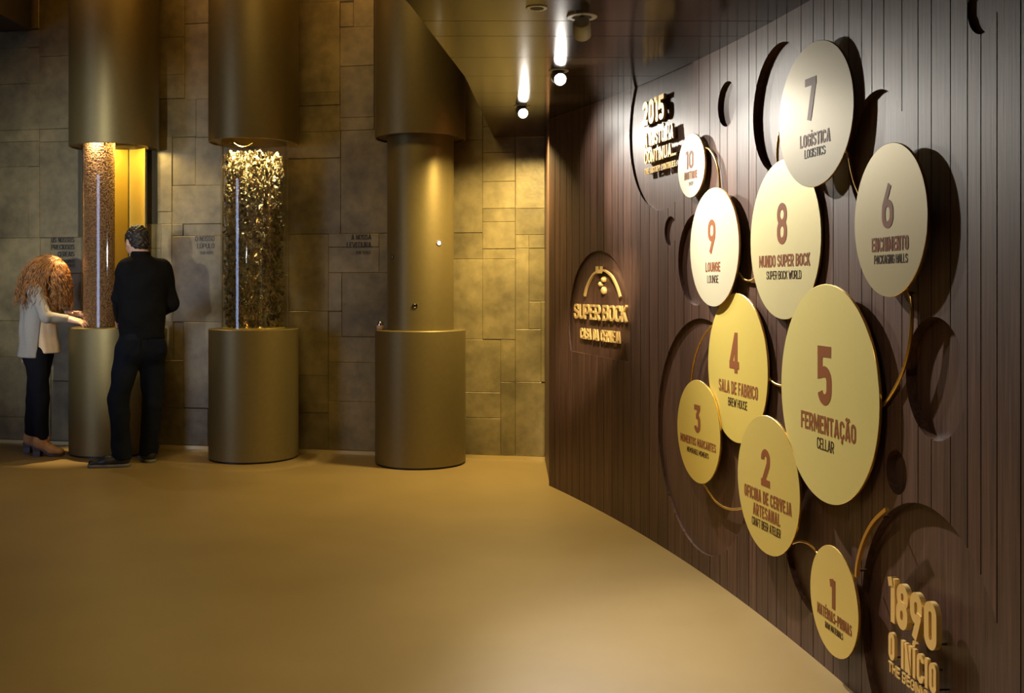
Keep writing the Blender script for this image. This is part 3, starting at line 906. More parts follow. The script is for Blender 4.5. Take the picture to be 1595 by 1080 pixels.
# arc, clasp and three bubbles of the emblem
q = MB()
path = spline([(906, 461), (910, 446), (918, 430), (926, 423), (933.5, 421), (941, 424), (949, 432), (957, 449), (961, 463)], 8)
sz = [(unw(x, y, .03)[0], unw(x, y, .03)[1]) for x, y in path]
for i, (s, z) in enumerate(sz):
    a_ = np.array(sz[max(i - 1, 0)]); b_ = np.array(sz[min(i + 1, len(sz) - 1)]); t_ = (b_ - a_) / np.linalg.norm(b_ - a_); nn = np.array([-t_[1], t_[0]])
    h = .0045 + .004 * abs(i / (len(sz) - 1) - .5) * 2
    for kk, dep in ((-h, .016), (h, .016), (h, .004), (-h, .004)): q.v.append(tuple(wp(s + nn[0] * kk, dep, z + nn[1] * kk) - base))
for i in range(len(sz) - 1):
    for j in range(4): q.f.append((i * 4 + j, i * 4 + (j + 1) % 4, i * 4 + 4 + (j + 1) % 4, i * 4 + 4 + j))
m4 = len(sz) * 4
q.f += [(3, 2, 1, 0), (m4 - 4, m4 - 3, m4 - 2, m4 - 1)]
q.build('emblem_arc', M['goldface'], sb, 40)
q = MB()
for (xa, xb, ya, yb) in ((927.6, 932.6, 415, 423.5), (934, 939, 415, 423.5), (929, 938, 422, 426)):
    c8 = [off(x, y, n) for n in (-.010, .018) for x, y in ((xa, yb), (xb, yb), (xb, ya), (xa, ya))]
    q.add(c8, [(0, 3, 2, 1), (4, 5, 6, 7), (0, 1, 5, 4), (1, 2, 6, 5), (2, 3, 7, 6), (3, 0, 4, 7)])
q.build('emblem_clasp', M['goldface'], sb)
for (x, y, hp) in ((935.2, 435.5, 4.4), (930.8, 442.8, 4.0), (935.2, 452.8, 6.2)):
    s, z, Y = unw(x, y, .02); rr = hp * Y / F
    vv = []; ff = []
    for i in range(9):
        th = i / 8 * pi / 2
        for k in range(20):
            a_ = 2 * pi * k / 20
            vv.append(wp(s + rr * math.cos(th) * math.cos(a_), -.002 + .018 * math.sin(th), z + rr * math.cos(th) * math.sin(a_)) - base)
    for k in range(20):
        a_ = 2 * pi * k / 20
        vv.append(wp(s + rr * math.cos(a_), -.010, z + rr * math.sin(a_)) - base)
    for i in range(8):
        for k in range(20): ff.append((i * 20 + k, i * 20 + (k + 1) % 20, i * 20 + 20 + (k + 1) % 20, i * 20 + 20 + k))
    for k in range(20): ff.append((k, 180 + k, 180 + (k + 1) % 20, (k + 1) % 20))
    link_mesh('emblem_bubble', vv, ff, M['goldface'], sb, 60)


# ------------------------------------------------------------------ black lettering on the hall wall
def wall_text(lines, label):
    root = None
    for txt, x0, x1, y0, y1, stem, part in lines:
        u0, z_ = back_px(x0, (y0 + y1) / 2); u1, _ = back_px(x1, (y0 + y1) / 2)
        _, Yd = wall_u((x0 + x1) / 2)
        hgt = (y1 - y0) / F * Yd
        c = back((u0 + u1) / 2, 0.0135, CH + (YH - (y0 + y1) / 2) / F * Yd)
        if root is None:
            root = bpy.data.objects.new('wall_lettering', None); C.objects.link(root); root.location = c; base = Vector(c)
            tag(root, label, 'lettering')
        T = Vector((WD[0], WD[1], 0)); Nn = Vector((WN[0], WN[1], 0))
        q = join_mb(text_block(txt, u1 - u0, hgt, stem, depth=0.0015))
        q.v = [c - base + T * p[0] + Vector((0, 0, p[1])) + Nn * (p[2] - 0.0005) for p in q.v]
        q.build(part, M['black_ink'], root)
    return root


wall_text([('OS NOSSOS', 81.5, 117, 370.1, 378, .115, 'title_lettering'), ('PRECIOSOS', 81.5, 117, 381.1, 388.9, .115, 'title_lettering'), ('CEREAIS', 91.5, 117, 392.2, 399.8, .115, 'title_lettering'),
           ('OUR PRECIOUS', 86, 117, 404.8, 409.4, .10, 'subtitle_lettering'), ('CEREALS', 99, 117, 411.4, 416, .10, 'subtitle_lettering')],
          'black lettering about cereals on the wall above the woman')
wall_text([('O NOSSO', 305.5, 335, 368, 376, .115, 'title_lettering'), ('LÚPULO', 308.5, 335, 379.5, 387, .115, 'title_lettering'), ('OUR HOPS', 313, 333.5, 391.7, 396.4, .10, 'subtitle_lettering')],
          'black lettering on the wall just left of the hop-filled glass column')
wall_text([('A NOSSA', 548, 579, 365.6, 373.7, .115, 'title_lettering'), ('LEVEDURA', 541, 579, 377.4, 385.5, .115, 'title_lettering'), ('OUR YEAST', 555, 579, 391, 396.3, .10, 'subtitle_lettering')],
          'black lettering on the wall just left of the solid bronze column')

# ------------------------------------------------------------------ display columns
R = 0.335; RT = 0.247; HP = 0.988; HD = 2.40; HT = 4.2
COLS = [(178.5, 8.22), (395.5, 7.86), (655.0, 7.72)]


def col_pos(i):
    px, Y = COLS[i]
    u, yw = wall_u(px)
    # keep the glass just clear of the wall panels
    p = at(px, 0, Y); d = (np.array([p.x, p.y]) - A0).dot(WN)
    if d < RT + 0.016: p.y -= (RT + 0.016 - d) / abs(WN[1]) ; p.x = (px - CX) / F * p.y
    return Vector((p.x, p.y, 0))


def column_shell(i, label):
    c = col_pos(i)
    root = thing('display_column', label, 'column', c, 'bronze display columns along the hall wall')
    MB().lathe([(0, 0.012), (R - 0.015, 0.012), (R - 0.015, 0.0), (0, 0.0)][::-1], 96).build('plinth', M['black'], root, 40)
    MB().lathe([(0, 0.012), (R - 0.004, 0.012), (R, 0.016), (R, HP - 0.005), (R - 0.005, HP), (0, HP)], 128).build('pedestal', M['bronze'], root, 40)
    rt = RT - 0.008
    MB().lathe([(rt + .03, HT), (R, HT), (R, HD + 0.006), (R - 0.002, HD), (R - 0.012, HD), (R - 0.014, HD + 0.012), (rt + .012, HD + 0.012), (rt + .012, HD + 0.10),
                (0, HD + .10), (0, HD + .12), (rt + .03, HD + .12)], 128, closed_profile=True).build('upper_drum', M['bronze'], root, 40)
    return root, c


def glass(root):
    MB().lathe([(RT, HP - 0.0), (RT, HD + 0.09), (RT - 0.006, HD + 0.09), (RT - 0.006, HP)], 96, closed_profile=True).build('glass_tube', M['glass'], root, 40)


def thick_arc(c, r0, r1, z0, z1, a0, a1, n=40):
    return MB().lathe([(r0, z0), (r1, z0), (r1, z1), (r0, z1)], n, c, a0, a1, True)


# first column: a tube of grain beside a gold lined niche
root, c1 = column_shell(0, 'bronze display column with a grain tube and gold lining, between the two people')
glass(root)
# curved gold lining in two leaves, round the right and back of the glass
cam_a = math.atan2(-c1.y, -c1.x)                    # direction towards the viewer
for k, (a0, a1) in enumerate(((cam_a + math.radians(95), cam_a + math.radians(150.5)), (cam_a + math.radians(154), cam_a + math.radians(235)))):
    mb = thick_arc((0, 0, 0), RT - .020, RT - .014, HP + .001, HD + .02, a0, a1)
    mb.build('gold_lining', M['yellow'], root, 40)
gx = at(154.5, 0, c1.y - 0.03).x - c1.x
gr = 0.112
MB().lathe([(0, HP + .002), (gr - .004, HP + .002), (gr - .004, HD + .05), (0, HD + .05)], 48, (gx, -0.03, 0)).build('grain_core', M['grainbed'], root, 40)
# grains packed against the tube
vv = []; ff = []
octa_v = np.array([(1, 0, 0), (-1, 0, 0), (0, 1, 0), (0, -1, 0), (0, 0, 1), (0, 0, -1)], float)
octa_f = [(0, 2, 4), (2, 1, 4), (1, 3, 4), (3, 0, 4), (2, 0, 5), (1, 2, 5), (3, 1, 5), (0, 3, 5)]
for k in range(13000):
    a_ = random.uniform(-pi - .5, .5); z = random.uniform(HP + .008, HD + .045)
    ax = Vector((random.uniform(-1, 1), random.uniform(-1, 1), random.uniform(-1, 1))).normalized()
    Rm = Matrix.Rotation(random.uniform(0, pi), 3, ax)
    p = Vector((c1.x + gx + gr * math.cos(a_), c1.y - 0.03 + gr * math.sin(a_), z))
    b0 = len(vv)
    for q in octa_v: vv.append(p + Rm @ Vector((q[0] * .0078, q[1] * .0036, q[2] * .0036)))
    ff += [(x + b0, y + b0, z_ + b0) for x, y, z_ in octa_f]
o = link_mesh('cereal_grain', vv, ff, M['grain'], None, 180)
tag(o, 'brown cereal grain filling the narrow tube in the left column', 'grain', kind='stuff')

# second column: glass tube of dried hops
root, c2 = column_shell(1, 'bronze display column with a clear glass middle full of hops')
glass(root)
MB().lathe([(0, HP + .0005), (RT - .012, HP + .0005), (RT - .012, HP + .006), (0, HP + .006)], 64).build('glass_floor', M['yellow'], root, 40)
# a thin wire loop hanging at the top of the glass
MB().tube([Vector((-.13 + .02 * k, -.08, HD - .005 - .03 * math.sin(pi * k / 7))) for k in range(8)], .0018, 6).build('wire', M['gold'], root, 50)
hv = []; hf = []; lv = []; lf = []; bv = MB()


def bract_cone(p, axis, size, vv, ff):
    """a hop cone: five whorls of overlapping pointed bracts"""
    axis = axis.normalized(); u = axis.orthogonal().normalized(); w_ = axis.cross(u)
    for ring in range(4):
        t = ring / 3
        rr = size * (0.42 - 0.30 * abs(t - .35)); zz = size * (t - .5) * 1.2
        cnt = 5
        for k in range(cnt):
            a_ = 2 * pi * (k + ring * .5) / cnt
            d = u * math.cos(a_) + w_ * math.sin(a_); s_ = u * -math.sin(a_) + w_ * math.cos(a_)
            b0 = len(vv)
            base_ = p + axis * zz
            vv += [base_ + d * rr * .35, base_ + d * rr + s_ * size * .20 + axis * size * .10, base_ + d * rr * .95 + axis * size * .42, base_ + d * rr - s_ * size * .20 + axis * size * .10]
            ff.append((b0, b0 + 1, b0 + 2, b0 + 3))


# the hops hang on bines: keep the mass open and uneven
bines = []
for k in range(11):
    a_ = 2 * pi * k / 11 + random.uniform(-.2, .2); rr = random.choice((.06, .13, .18))
    pts = []
    for j in range(30):
        z = HP + .01 + (HD - .10 - HP) * j / 29
        a_ += random.uniform(-.22, .22)
        q = min(max(rr + random.uniform(-.05, .05), .02), RT - .03)
        pts.append(Vector((c2.x + q * math.cos(a_), c2.y + q * math.sin(a_), z)))
    bines.append(pts)
    bv.tube(pts, .0022, 5)
for k in range(3600):
    z = HP + .012 + (HD - .085 - HP) * random.random() ** 0.95
    a_ = random.uniform(0, 2 * pi); rr = (RT - .028) * math.sqrt(random.uniform(.18, 1))
    # clumps and gaps
    dens = .5 + .5 * math.sin(9 * a_ + z * 11) * math.cos(z * 17 - 2 * a_)
    if random.random() > .35 + .65 * dens: continue
    p = Vector((c2.x + rr * math.cos(a_), c2.y + rr * math.sin(a_), z))
    bract_cone(p, Vector((random.uniform(-.8, .8), random.uniform(-.8, .8), -1)), random.uniform(.017, .029), hv, hf)
for k in range(330):
    z = HD - .085 - .17 * random.random()
    a_ = random.uniform(0, 2 * pi); rr = (RT - .024) * math.sqrt(random.random())
    p = Vector((c2.x + rr * math.cos(a_), c2.y + rr * math.sin(a_), z))
    bract_cone(p, Vector((random.uniform(-.8, .8), random.uniform(-.8, .8), -1)), random.uniform(.017, .028), hv, hf)
for k in range(1900):
    z = HP + .008 + (HD - .09 - HP) * random.random()
    a_ = random.uniform(0, 2 * pi); rr = (RT - .022) * math.sqrt(random.uniform(.1, 1))
    p = Vector((c2.x + rr * math.cos(a_), c2.y + rr * math.sin(a_), z))
    Rm = Matrix.Rotation(random.uniform(0, 2 * pi), 3, Vector((random.uniform(-1, 1), random.uniform(-1, 1), random.uniform(-1, 1))).normalized())
    sz_ = random.uniform(.012, .026); b0 = len(lv)
    for q in ((0, -1, 0), (.55, -.2, .15), (.75, .45, .05), (.2, .35, .2), (0, 1, 0), (-.2, .35, .2), (-.75, .45, .05), (-.55, -.2, .15)):
        lv.append(p + Rm @ Vector(q) * sz_)
    lf += [(b0, b0 + 1, b0 + 3, b0 + 7), (b0 + 1, b0 + 2, b0 + 3), (b0 + 3, b0 + 4, b0 + 5), (b0 + 5, b0 + 6, b0 + 7), (b0 + 3, b0 + 5, b0 + 7)]
nb = len(hv)
V_ = hv + lv; F_ = hf + [tuple(i + nb for i in q) for q in lf]
nb2 = len(V_)
V_ += bv.v; F_ += [tuple(i + nb2 for i in q) for q in bv.f]
fm = [0] * len(hf) + [1] * len(lf) + [2] * len(bv.f)
o = link_mesh('dried_hops', V_, F_, None, None, None, None, [M['hop'], M['hopleaf'], M['bine']], fm)
tag(o, 'dried hop cones and leaves filling the clear glass column', 'hops', kind='stuff')

# third column: closed bronze tube with peepholes
root, c3 = column_shell(2, 'solid bronze display column with small round peepholes, rightmost of the three')
MB().lathe([(RT, HP), (RT, HD + 0.09), (RT - .01, HD + .09), (RT - .01, HP)], 128, closed_profile=True).build('closed_tube', M['bronze'], root, 40)
for (px, py, hp, m_) in ((683.6, 378.6, 4.6, 'peep'), (646.2, 476.5, 4.4, 'chrome'), (611.3, 400.5, 4.0, 'grey')):
    # find the point of the tube that the ray meets
    k = Vector(((px - CX) / F, 1)); a2 = k.dot(k); b2 = -2 * (k.x * c3.x + k.y * c3.y); cc = c3.x ** 2 + c3.y ** 2 - RT ** 2
    disc_ = max(b2 * b2 - 4 * a2 * cc, 0); t = (-b2 - math.sqrt(disc_)) / (2 * a2)
    x, y, z = k.x * t - c3.x, t - c3.y, CH + (YH - py) / F * t
    nrm = Vector((x, y, 0)).normalized(); rr = hp * t / F
    q = Matrix((nrm.cross(Vector((0, 0, 1))) * -1, Vector((0, 0, 1)), nrm)).transposed()
    ring = MB(); ring.lathe([(rr * .72, .004), (rr * .8, .0045), (rr, .004), (rr * 1.05, -.006), (rr * .72, -.006)], 28, closed_profile=True)
    ring.v = [Vector((x, y, z)) + q @ Vector(p) for p in ring.v]
    ro = ring.build('peephole', M['chrome'] if m_ != 'grey' else M['bronze_dark'], root, 40)
    gl_ = MB(); gl_.lathe([(0, .003), (rr * .4, .0028), (rr * .74, .001), (rr * .74, -.004), (0, -.004)], 28)
    gl_.v = [Vector((x, y, z)) + q @ Vector(p) for p in gl_.v]
    gl_.build('peephole_glass', M[m_], ro, 40)
# little jar on the pedestal
pj = at(592.6, 448, c3.y - 0.02); jx, jy = pj.x, pj.y
o = thing('sample_jar', 'tiny chrome-lidded jar on the left edge of the solid column pedestal', 'jar', (jx, jy, HP))
MB().lathe([(0, 0), (.026, 0), (.028, .003), (.028, .026), (.024, .031), (0, .031)], 28).build('jar_body', M['label'], o, 40)
MB().lathe([(0, .031), (.021, .031), (.0215, .052), (.018, .058), (0, .060)], 28).build('lid', M['chrome'], o, 40)

# lights inside and under the drums
area('column_lamp', (c1.x + .09, c1.y - .02, HD + .06), (c1.x + .09, c1.y - .02, 0), 7, (1.0, 0.74, 0.22), .16, .16, 'DISK')
area('column_lamp', (c1.x + gx + .03, c1.y - .188, HD + .06), (c1.x + gx + .03, c1.y - .17, 0), 8.0, (1.0, 0.80, 0.50), .05, .05, 'DISK')
area('column_lamp', (c2.x, c2.y, HD + .085), (c2.x, c2.y, 0), 85, (1.0, 0.80, 0.42), .38, .38, 'DISK', 22)
spot('column_lamp', (c1.x - .285, c1.y - .03, HD + .0), (c1.x - .25, c1.y - .12, 1.05), 330, (1.0, 0.70, 0.32), 28, .8, .015)
spot('column_lamp', (c2.x - .02, c2.y - .12, HP + .02), (c2.x - .02, c2.y, HP + .5), 1.2, (1.0, 0.6, 0.2), 120, .9, .02)


# ------------------------------------------------------------------ ceiling spots
def ceiling_spot(px, Y, rad, tilt_to, label, lit, head_drop, body_mat):
    x = (px - CX) / F * Y; z = zc(Y)
    root = thing('ceiling_spotlight', label, 'spotlight', (x, Y, z), 'spotlights in the dark passage ceiling')
    MB().lathe([(rad * .62, -.001), (rad * .66, -.004), (rad * .95, -.004), (rad, -.001), (rad, .0), (rad * .62, .0)], 48, closed_profile=True).build('trim_ring', M['white'], root, 40)
    MB().lathe([(0, -.0008), (rad * .63, -.0008)], 48).build('dark_opening', M['black'], root)
    if head_drop:
        d = (Vector(tilt_to) - Vector((x, Y, z))).normalized()
        st = Vector((0, 0, 0)); hd = Vector((0, 0, -head_drop))
        q = MB()
        c0 = hd - d * .035; c1_ = hd + d * .035
        zax = d; xa = zax.orthogonal().normalized(); ya = zax.cross(xa); Mq = Matrix((xa, ya, zax)).transposed()
        hr = .034
        q.lathe([(0, -.034), (hr * .8, -.034), (hr, -.024), (hr, .034), (hr * .86, .036), (hr * .82, .024), (0, .024)], 32)
        q.v = [hd + Mq @ Vector(p) for p in q.v]
        h = q.build('lamp_head', body_mat, root, 40)
        MB().tube([Vector((0, 0, 0)), Vector((0, 0, -head_drop + .01))], .008, 10).build('stem', M['grey'], root, 40)
        q = MB(); q.lathe([(0, .030), (hr * .6, .028), (hr * .8, .025)], 24)
        q.v = [hd + Mq @ Vector(p) for p in q.v]
        q.build('lens', M['lens'] if lit else M['grey'], h, 40)
    return root


ceiling_spot(813, 6.16, .050, (0.55, 4.0, 1.2), 'lit ceiling spotlight, farther of the two glaring ones', True, .034, M['grey'])
ceiling_spot(870, 5.00, .050, (0.75, 2.6, 1.2), 'lit ceiling spotlight, nearer of the two glaring ones', True, .034, M['grey'])
ceiling_spot(906.5, 3.88, .058, (0.50, 6.1, 1.05), 'white tilted ceiling spotlight turned away from the viewer', False, .045, M['white'])
ceiling_spot(836, 3.74, .040, None, 'empty round downlight ring at the top edge of the picture', False, 0, None)
#PEOPLE
# ------------------------------------------------------------------ people: signed distance fields turned into one skin each
class SDF:
    def __init__(self, lo, hi, h):
        self.lo = np.array(lo, float); self.h = h
        self.n = np.ceil((np.array(hi, float) - self.lo) / h).astype(int) + 1
        self.g = np.full(tuple(self.n), 9.0, dtype=np.float32)

    def _win(self, lo, hi):
        a = np.clip(np.floor((np.array(lo) - self.lo) / self.h).astype(int), 0, self.n - 1)
        b = np.clip(np.ceil((np.array(hi) - self.lo) / self.h).astype(int) + 1, 1, self.n)
        sl = tuple(slice(i, j) for i, j in zip(a, b))
        ax = [self.lo[k] + self.h * np.arange(a[k], b[k]) for k in range(3)]
        return sl, np.meshgrid(*ax, indexing='ij')

    def _put(self, sl, d, k, op='u'):
        g = self.g[sl]; d = d.astype(np.float32)
        if op == 'u':
            if k > 0:
                h = np.maximum(k - np.abs(g - d), 0) / k
                self.g[sl] = np.minimum(g, d) - h * h * k * .25
            else: self.g[sl] = np.minimum(g, d)
        else:
            if k > 0:
                h = np.maximum(k - np.abs(g + d), 0) / k
                self.g[sl] = np.maximum(g, -d) + h * h * k * .25
            else: self.g[sl] = np.maximum(g, -d)

    def cap(self, a, b, ra, rb=None, k=.02, flat=None, ff=1.0, op='u'):
        """tapered capsule; `flat` is a direction along which it is ff times as thick"""
        rb = ra if rb is None else rb
        a = np.array(a, float); b = np.array(b, float)
        m = max(ra, rb) * max(1, ff) + k + .03
        sl, (X, Y, Z) = self._win(np.minimum(a, b) - m, np.maximum(a, b) + m)
        p = np.stack([X - a[0], Y - a[1], Z - a[2]], -1); ab = b - a
        if flat is not None:
            f = np.array(flat, float); f /= np.linalg.norm(f)
            p = p + (p @ f)[..., None] * f * (1 / ff - 1)
            ab = ab + ab.dot(f) * f * (1 / ff - 1)
        t = np.clip((p @ ab) / max(ab.dot(ab), 1e-9), 0, 1)
        d = np.linalg.norm(p - t[..., None] * ab, axis=-1) - (ra + (rb - ra) * t)
        if flat is not None: d = d * min(1, ff) ** .5
        self._put(sl, d, k, op); return self

    def ell(self, c, r, axes=None, k=.02, op='u'):
        c = np.array(c, float); r = np.array(r, float)
        m = r.max() + k + .03
        sl, (X, Y, Z) = self._win(c - m, c + m)
        p = np.stack([X - c[0], Y - c[1], Z - c[2]], -1)
        if axes is not None: p = p @ np.array(axes, float).T
        q = np.linalg.norm(p / r, axis=-1); q2 = np.linalg.norm(p / r ** 2, axis=-1)
        d = q * (q - 1) / np.maximum(q2, 1e-6)
        self._put(sl, d, k, op); return self

    def cut(self, co, no, k=0.0):
        """remove what lies on the side the normal points to"""
        co = np.array(co, float); no = np.array(no, float); no /= np.linalg.norm(no)
        ax = [self.lo[i] + self.h * np.arange(self.n[i]) for i in range(3)]
        X, Y, Z = np.meshgrid(*ax, indexing='ij')
        d = (X - co[0]) * no[0] + (Y - co[1]) * no[1] + (Z - co[2]) * no[2]
        self.g = np.maximum(self.g, d.astype(np.float32)); return self

    def mesh(self):
        g = self.g; s = g < 0
        n = g.shape
        c = np.zeros((n[0] - 1, n[1] - 1, n[2] - 1), np.int8)
        for i in (0, 1):
            for j in (0, 1):
                for k in (0, 1): c += s[i:n[0] - 1 + i, j:n[1] - 1 + j, k:n[2] - 1 + k]
        idx = np.argwhere((c > 0) & (c < 8))
        num = -np.ones(c.shape, np.int64); num[tuple(idx.T)] = np.arange(len(idx))
        acc = np.zeros((len(idx), 3)); cnt = np.zeros(len(idx))
        off = [(0, 0, 0), (1, 0, 0), (0, 1, 0), (1, 1, 0), (0, 0, 1), (1, 0, 1), (0, 1, 1), (1, 1, 1)]
        for a in range(8):
            for b in range(a + 1, 8):
                A_, B_ = np.array(off[a]), np.array(off[b])
                if np.abs(A_ - B_).sum() != 1: continue
                va = g[tuple((idx + A_).T)]; vb = g[tuple((idx + B_).T)]
                m = (va < 0) != (vb < 0)
                t = np.where(m, va / np.where(m, va - vb, 1), 0)
                acc[m] += (A_ + (B_ - A_) * t[:, None])[m]; cnt[m] += 1
        v = self.lo + (idx + acc / cnt[:, None]) * self.h
        F_ = []
        for ax in range(3):
            e = [slice(None)] * 3; f = [slice(None)] * 3
            e[ax] = slice(0, -1); f[ax] = slice(1, None)
            d = s[tuple(e)] != s[tuple(f)]
            u, w_ = [(1, 2), (2, 0), (0, 1)][ax]
            q = np.argwhere(d)
            q = q[(q[:, u] > 0) & (q[:, w_] > 0) & (q[:, u] < n[u] - 1) & (q[:, w_] < n[w_] - 1)]
            du = np.zeros(3, int); du[u] = 1; dw = np.zeros(3, int); dw[w_] = 1
            quad = np.stack([num[tuple((q - du - dw).T)], num[tuple((q - dw).T)], num[tuple(q.T)], num[tuple((q - du).T)]], 1)
            ins = s[tuple(q.T)]
            quad[~ins] = quad[~ins][:, ::-1]
            F_.append(quad)
        F_ = np.concatenate(F_)
        return v, F_[(F_ >= 0).all(1)]

    def build(self, name, material, parent, base, smooth_it=2, wrinkle=None):
        v, f = self.mesh()
        # light relaxation of the surface
        e = np.concatenate([f[:, [0, 1]], f[:, [1, 2]], f[:, [2, 3]], f[:, [3, 0]]])
        for _ in range(smooth_it):
            a = np.zeros_like(v); c_ = np.zeros(len(v))
            np.add.at(a, e[:, 0], v[e[:, 1]]); np.add.at(a, e[:, 1], v[e[:, 0]]); np.add.at(c_, e[:, 0], 1); np.add.at(c_, e[:, 1], 1)
            v = v * .5 + .5 * a / np.maximum(c_, 1)[:, None]
        if wrinkle is not None: v = wrinkle(v)
        return link_mesh(name, v - np.array(base), f, material, parent, 180)


def folds(amp, kz=26, kx=14, seed=0.0, zlo=None, zhi=None):
    def fn(v):
        x, y, z = v.T
        w_ = np.sin(z * kz + 2.2 * np.sin(x * kx + seed) + 1.7 * np.sin(y * kx * 1.3 + seed)) + .6 * np.sin(z * kz * 1.9 + x * 31 + seed) * np.sin(y * 23 + z * 7)
        c_ = v.mean(0); d = v - c_; d[:, 2] = 0; d /= np.maximum(np.linalg.norm(d, axis=1), 1e-6)[:, None]
        k = np.ones(len(v))
        if zlo is not None: k = np.clip((z - zlo) / .1, 0, 1)
        if zhi is not None: k *= np.clip((zhi - z) / .1, 0, 1)
        return v + d * (amp * w_ * k)[:, None]
    return fn


def A(px, py, Y): return np.array(at(px, py, Y))


def lerp(a, b, t): return a + (b - a) * t


def head(S, c, fwd, up, k=.02):
    """skull, jaw, nose, brow, lips, ears; the face looks along fwd"""
    fwd = np.array(fwd, float); fwd /= np.linalg.norm(fwd)
    up = np.array(up, float); up -= fwd * up.dot(fwd); up /= np.linalg.norm(up)
    lf = np.cross(up, fwd)
    ax = [lf, fwd, up]
    P = lambda l, f, u: c + lf * l + fwd * f + up * u
    S.ell(P(0, -.012, .025), (.074, .094, .090), ax, k)
    S.ell(P(0, .022, -.035), (.058, .066, .078), ax, .03)
    S.ell(P(0, .058, -.088), (.030, .026, .022), ax, .025)          # chin
    S.cap(P(0, .088, .015), P(0, .108, -.026), .009, .014, .012)     # nose
    S.ell(P(.013, .094, -.030), (.008, .010, .007), ax, .008); S.ell(P(-.013, .094, -.030), (.008, .010, .007), ax, .008)
    S.cap(P(-.045, .066, .024), P(.045, .066, .024), .014, .014, .018)  # brow
    for s in (-1, 1):
        S.ell(P(s * .031, .084, .004), (.015, .012, .010), ax, .004, 'd')   # socket
        S.ell(P(s * .031, .074, .004), (.0125, .0125, .0125), ax, .004)      # eyeball under the lid
        S.ell(P(s * .040, .055, -.028), (.022, .024, .020), ax, .02)         # cheek
        S.ell(P(s * .077, -.006, -.006), (.009, .020, .032), ax, .006)       # ear
        S.ell(P(s * .084, -.002, -.004), (.005, .010, .018), ax, .004, 'd')
    S.cap(P(-.020, .088, -.054), P(.020, .088, -.054), .006, .006, .008)   # upper lip
    S.cap(P(-.016, .086, -.066), P(.016, .086, -.066), .007, .007, .008)   # lower lip
    return P, ax


def hand(S, wrist, d, palm_n, thumb_dir, curl=(.5, .5, .55, .6), spread=.10, size=1.0):
    """wrist point, direction of the fingers, palm normal, side of the thumb"""
    d = np.array(d, float); d /= np.linalg.norm(d)
    pn = np.array(palm_n, float); pn -= d * pn.dot(d); pn /= np.linalg.norm(pn)
    th = np.array(thumb_dir, float); th -= d * th.dot(d); th -= pn * th.dot(pn); th /= np.linalg.norm(th)
    z = size
    S.cap(wrist, wrist + d * .03 * z, .025 * z, .030 * z, .02, pn, .72)
    for j, o in enumerate((.026, .009, -.009, -.025)):
        S.cap(wrist + d * .02 * z + th * o * .7 * z, wrist + d * .085 * z + th * o * z, .015 * z, .0125 * z, .014)
        L_ = (.072, .082, .076, .060)[j] * z
        base = wrist + d * .088 * z + th * o * z
        dd = d + th * spread * (1.5 - j) * .8; dd /= np.linalg.norm(dd)
        p = base; ang = 0
        for seg, fr in enumerate((.45, .32, .23)):
            ang += curl[j] * (.6 if seg == 0 else .9)
            v = dd * math.cos(ang) + pn * math.sin(ang)
            q = p + v * L_ * fr
            S.cap(p, q, (.0095 - .0012 * seg) * z, (.0088 - .0012 * seg) * z, .003)
            p = q
    # thumb leaves the side of the palm near its base
    b0 = wrist + d * .030 * z + th * .022 * z + pn * .006 * z
    b1 = b0 + (d * .55 + th * .75 + pn * .25) * .042 * z
    b2 = b1 + (d * .85 + th * .35 + pn * .30) * .032 * z
    b3 = b2 + (d * .95 + th * .08 + pn * .30) * .026 * z
    S.cap(b0, b1, .015 * z, .0115 * z, .012); S.cap(b1, b2, .0112 * z, .010 * z, .003); S.cap(b2, b3, .010 * z, .0085 * z, .003)


UP = np.array([0, 0, 1.0])
# ---------------------------------------------------------------- the man
Ym = 7.52
fw = np.array([-.50, .866, 0]); rt = np.array([.866, .50, 0])        # he faces away, towards the left column
hipL, kneeL, ankL = A(201, 548, 7.47), A(184.5, 622, 7.43), A(190, 706, 7.46)
hipR, kneeR, ankR = A(237, 546, 7.57), A(237.5, 628, 7.60), A(230.5, 704, 7.66)
pelv, waist, chest = A(219.5, 533, Ym), A(221, 494, Ym), A(224, 440, Ym + .01)
neck, headc = A(219, 397, Ym + .02), A(213.5, 378.5, Ym + .05)
shL, shR = A(198, 419, Ym - .07), A(253, 420, Ym + .09)
elL, wrL = A(187, 463, Ym + .02), A(187, 499, Ym + .27)
elR, wrR = A(265.5, 474, Ym + .16), A(236, 494, Ym + .36)
baseM = np.array([(ankL[0] + ankR[0]) / 2, (ankL[1] + ankR[1]) / 2, 0])
lo = (-3.15, 6.9, -.02); hi = (-2.25, 8.15, 1.80)
man = thing('person', 'man seen from behind in a black shirt and dark jeans at the left column', 'person', baseM)
S = SDF((-3.15, 7.05, 0.0), (-2.3, 8.1, 1.80), .0085)
S.cap(pelv, waist, .13, .125, .03, fw, .74); S.cap(waist, chest, .125, .150, .04, fw, .72)
S.cap(lerp(shL, shR, .12), lerp(shL, shR, .88), .062, .062, .05)
S.cap(A(223, 418, Ym), neck, .062, .056, .04)
for h_, k_, a_ in ((hipL, kneeL, ankL), (hipR, kneeR, ankR)):
    S.cap(h_, k_, .082, .055, .03); S.cap(k_, a_, .055, .040, .02)
    f_ = a_ * [1, 1, 0] + [0, 0, .045]
    S.cap(a_, f_, .038, .036, .02)
for s_, e_, w_ in ((shL, elL, wrL), (shR, elR, wrR)):
    S.cap(s_, e_, .050, .041, .02); S.cap(e_, w_, .041, .027, .012)
fdir = np.array([-.62, .74, -.42])
Pm, axm = head(S, headc, np.array([-.66, .70, -.34]), UP)
S.cap(neck, headc + UP * -.03, .055, .058, .03)
hand(S, wrL, (-.30, .80, -.22), (.3, -.1, -1), (.9, .3, .2), (.35, .4, .45, .5))
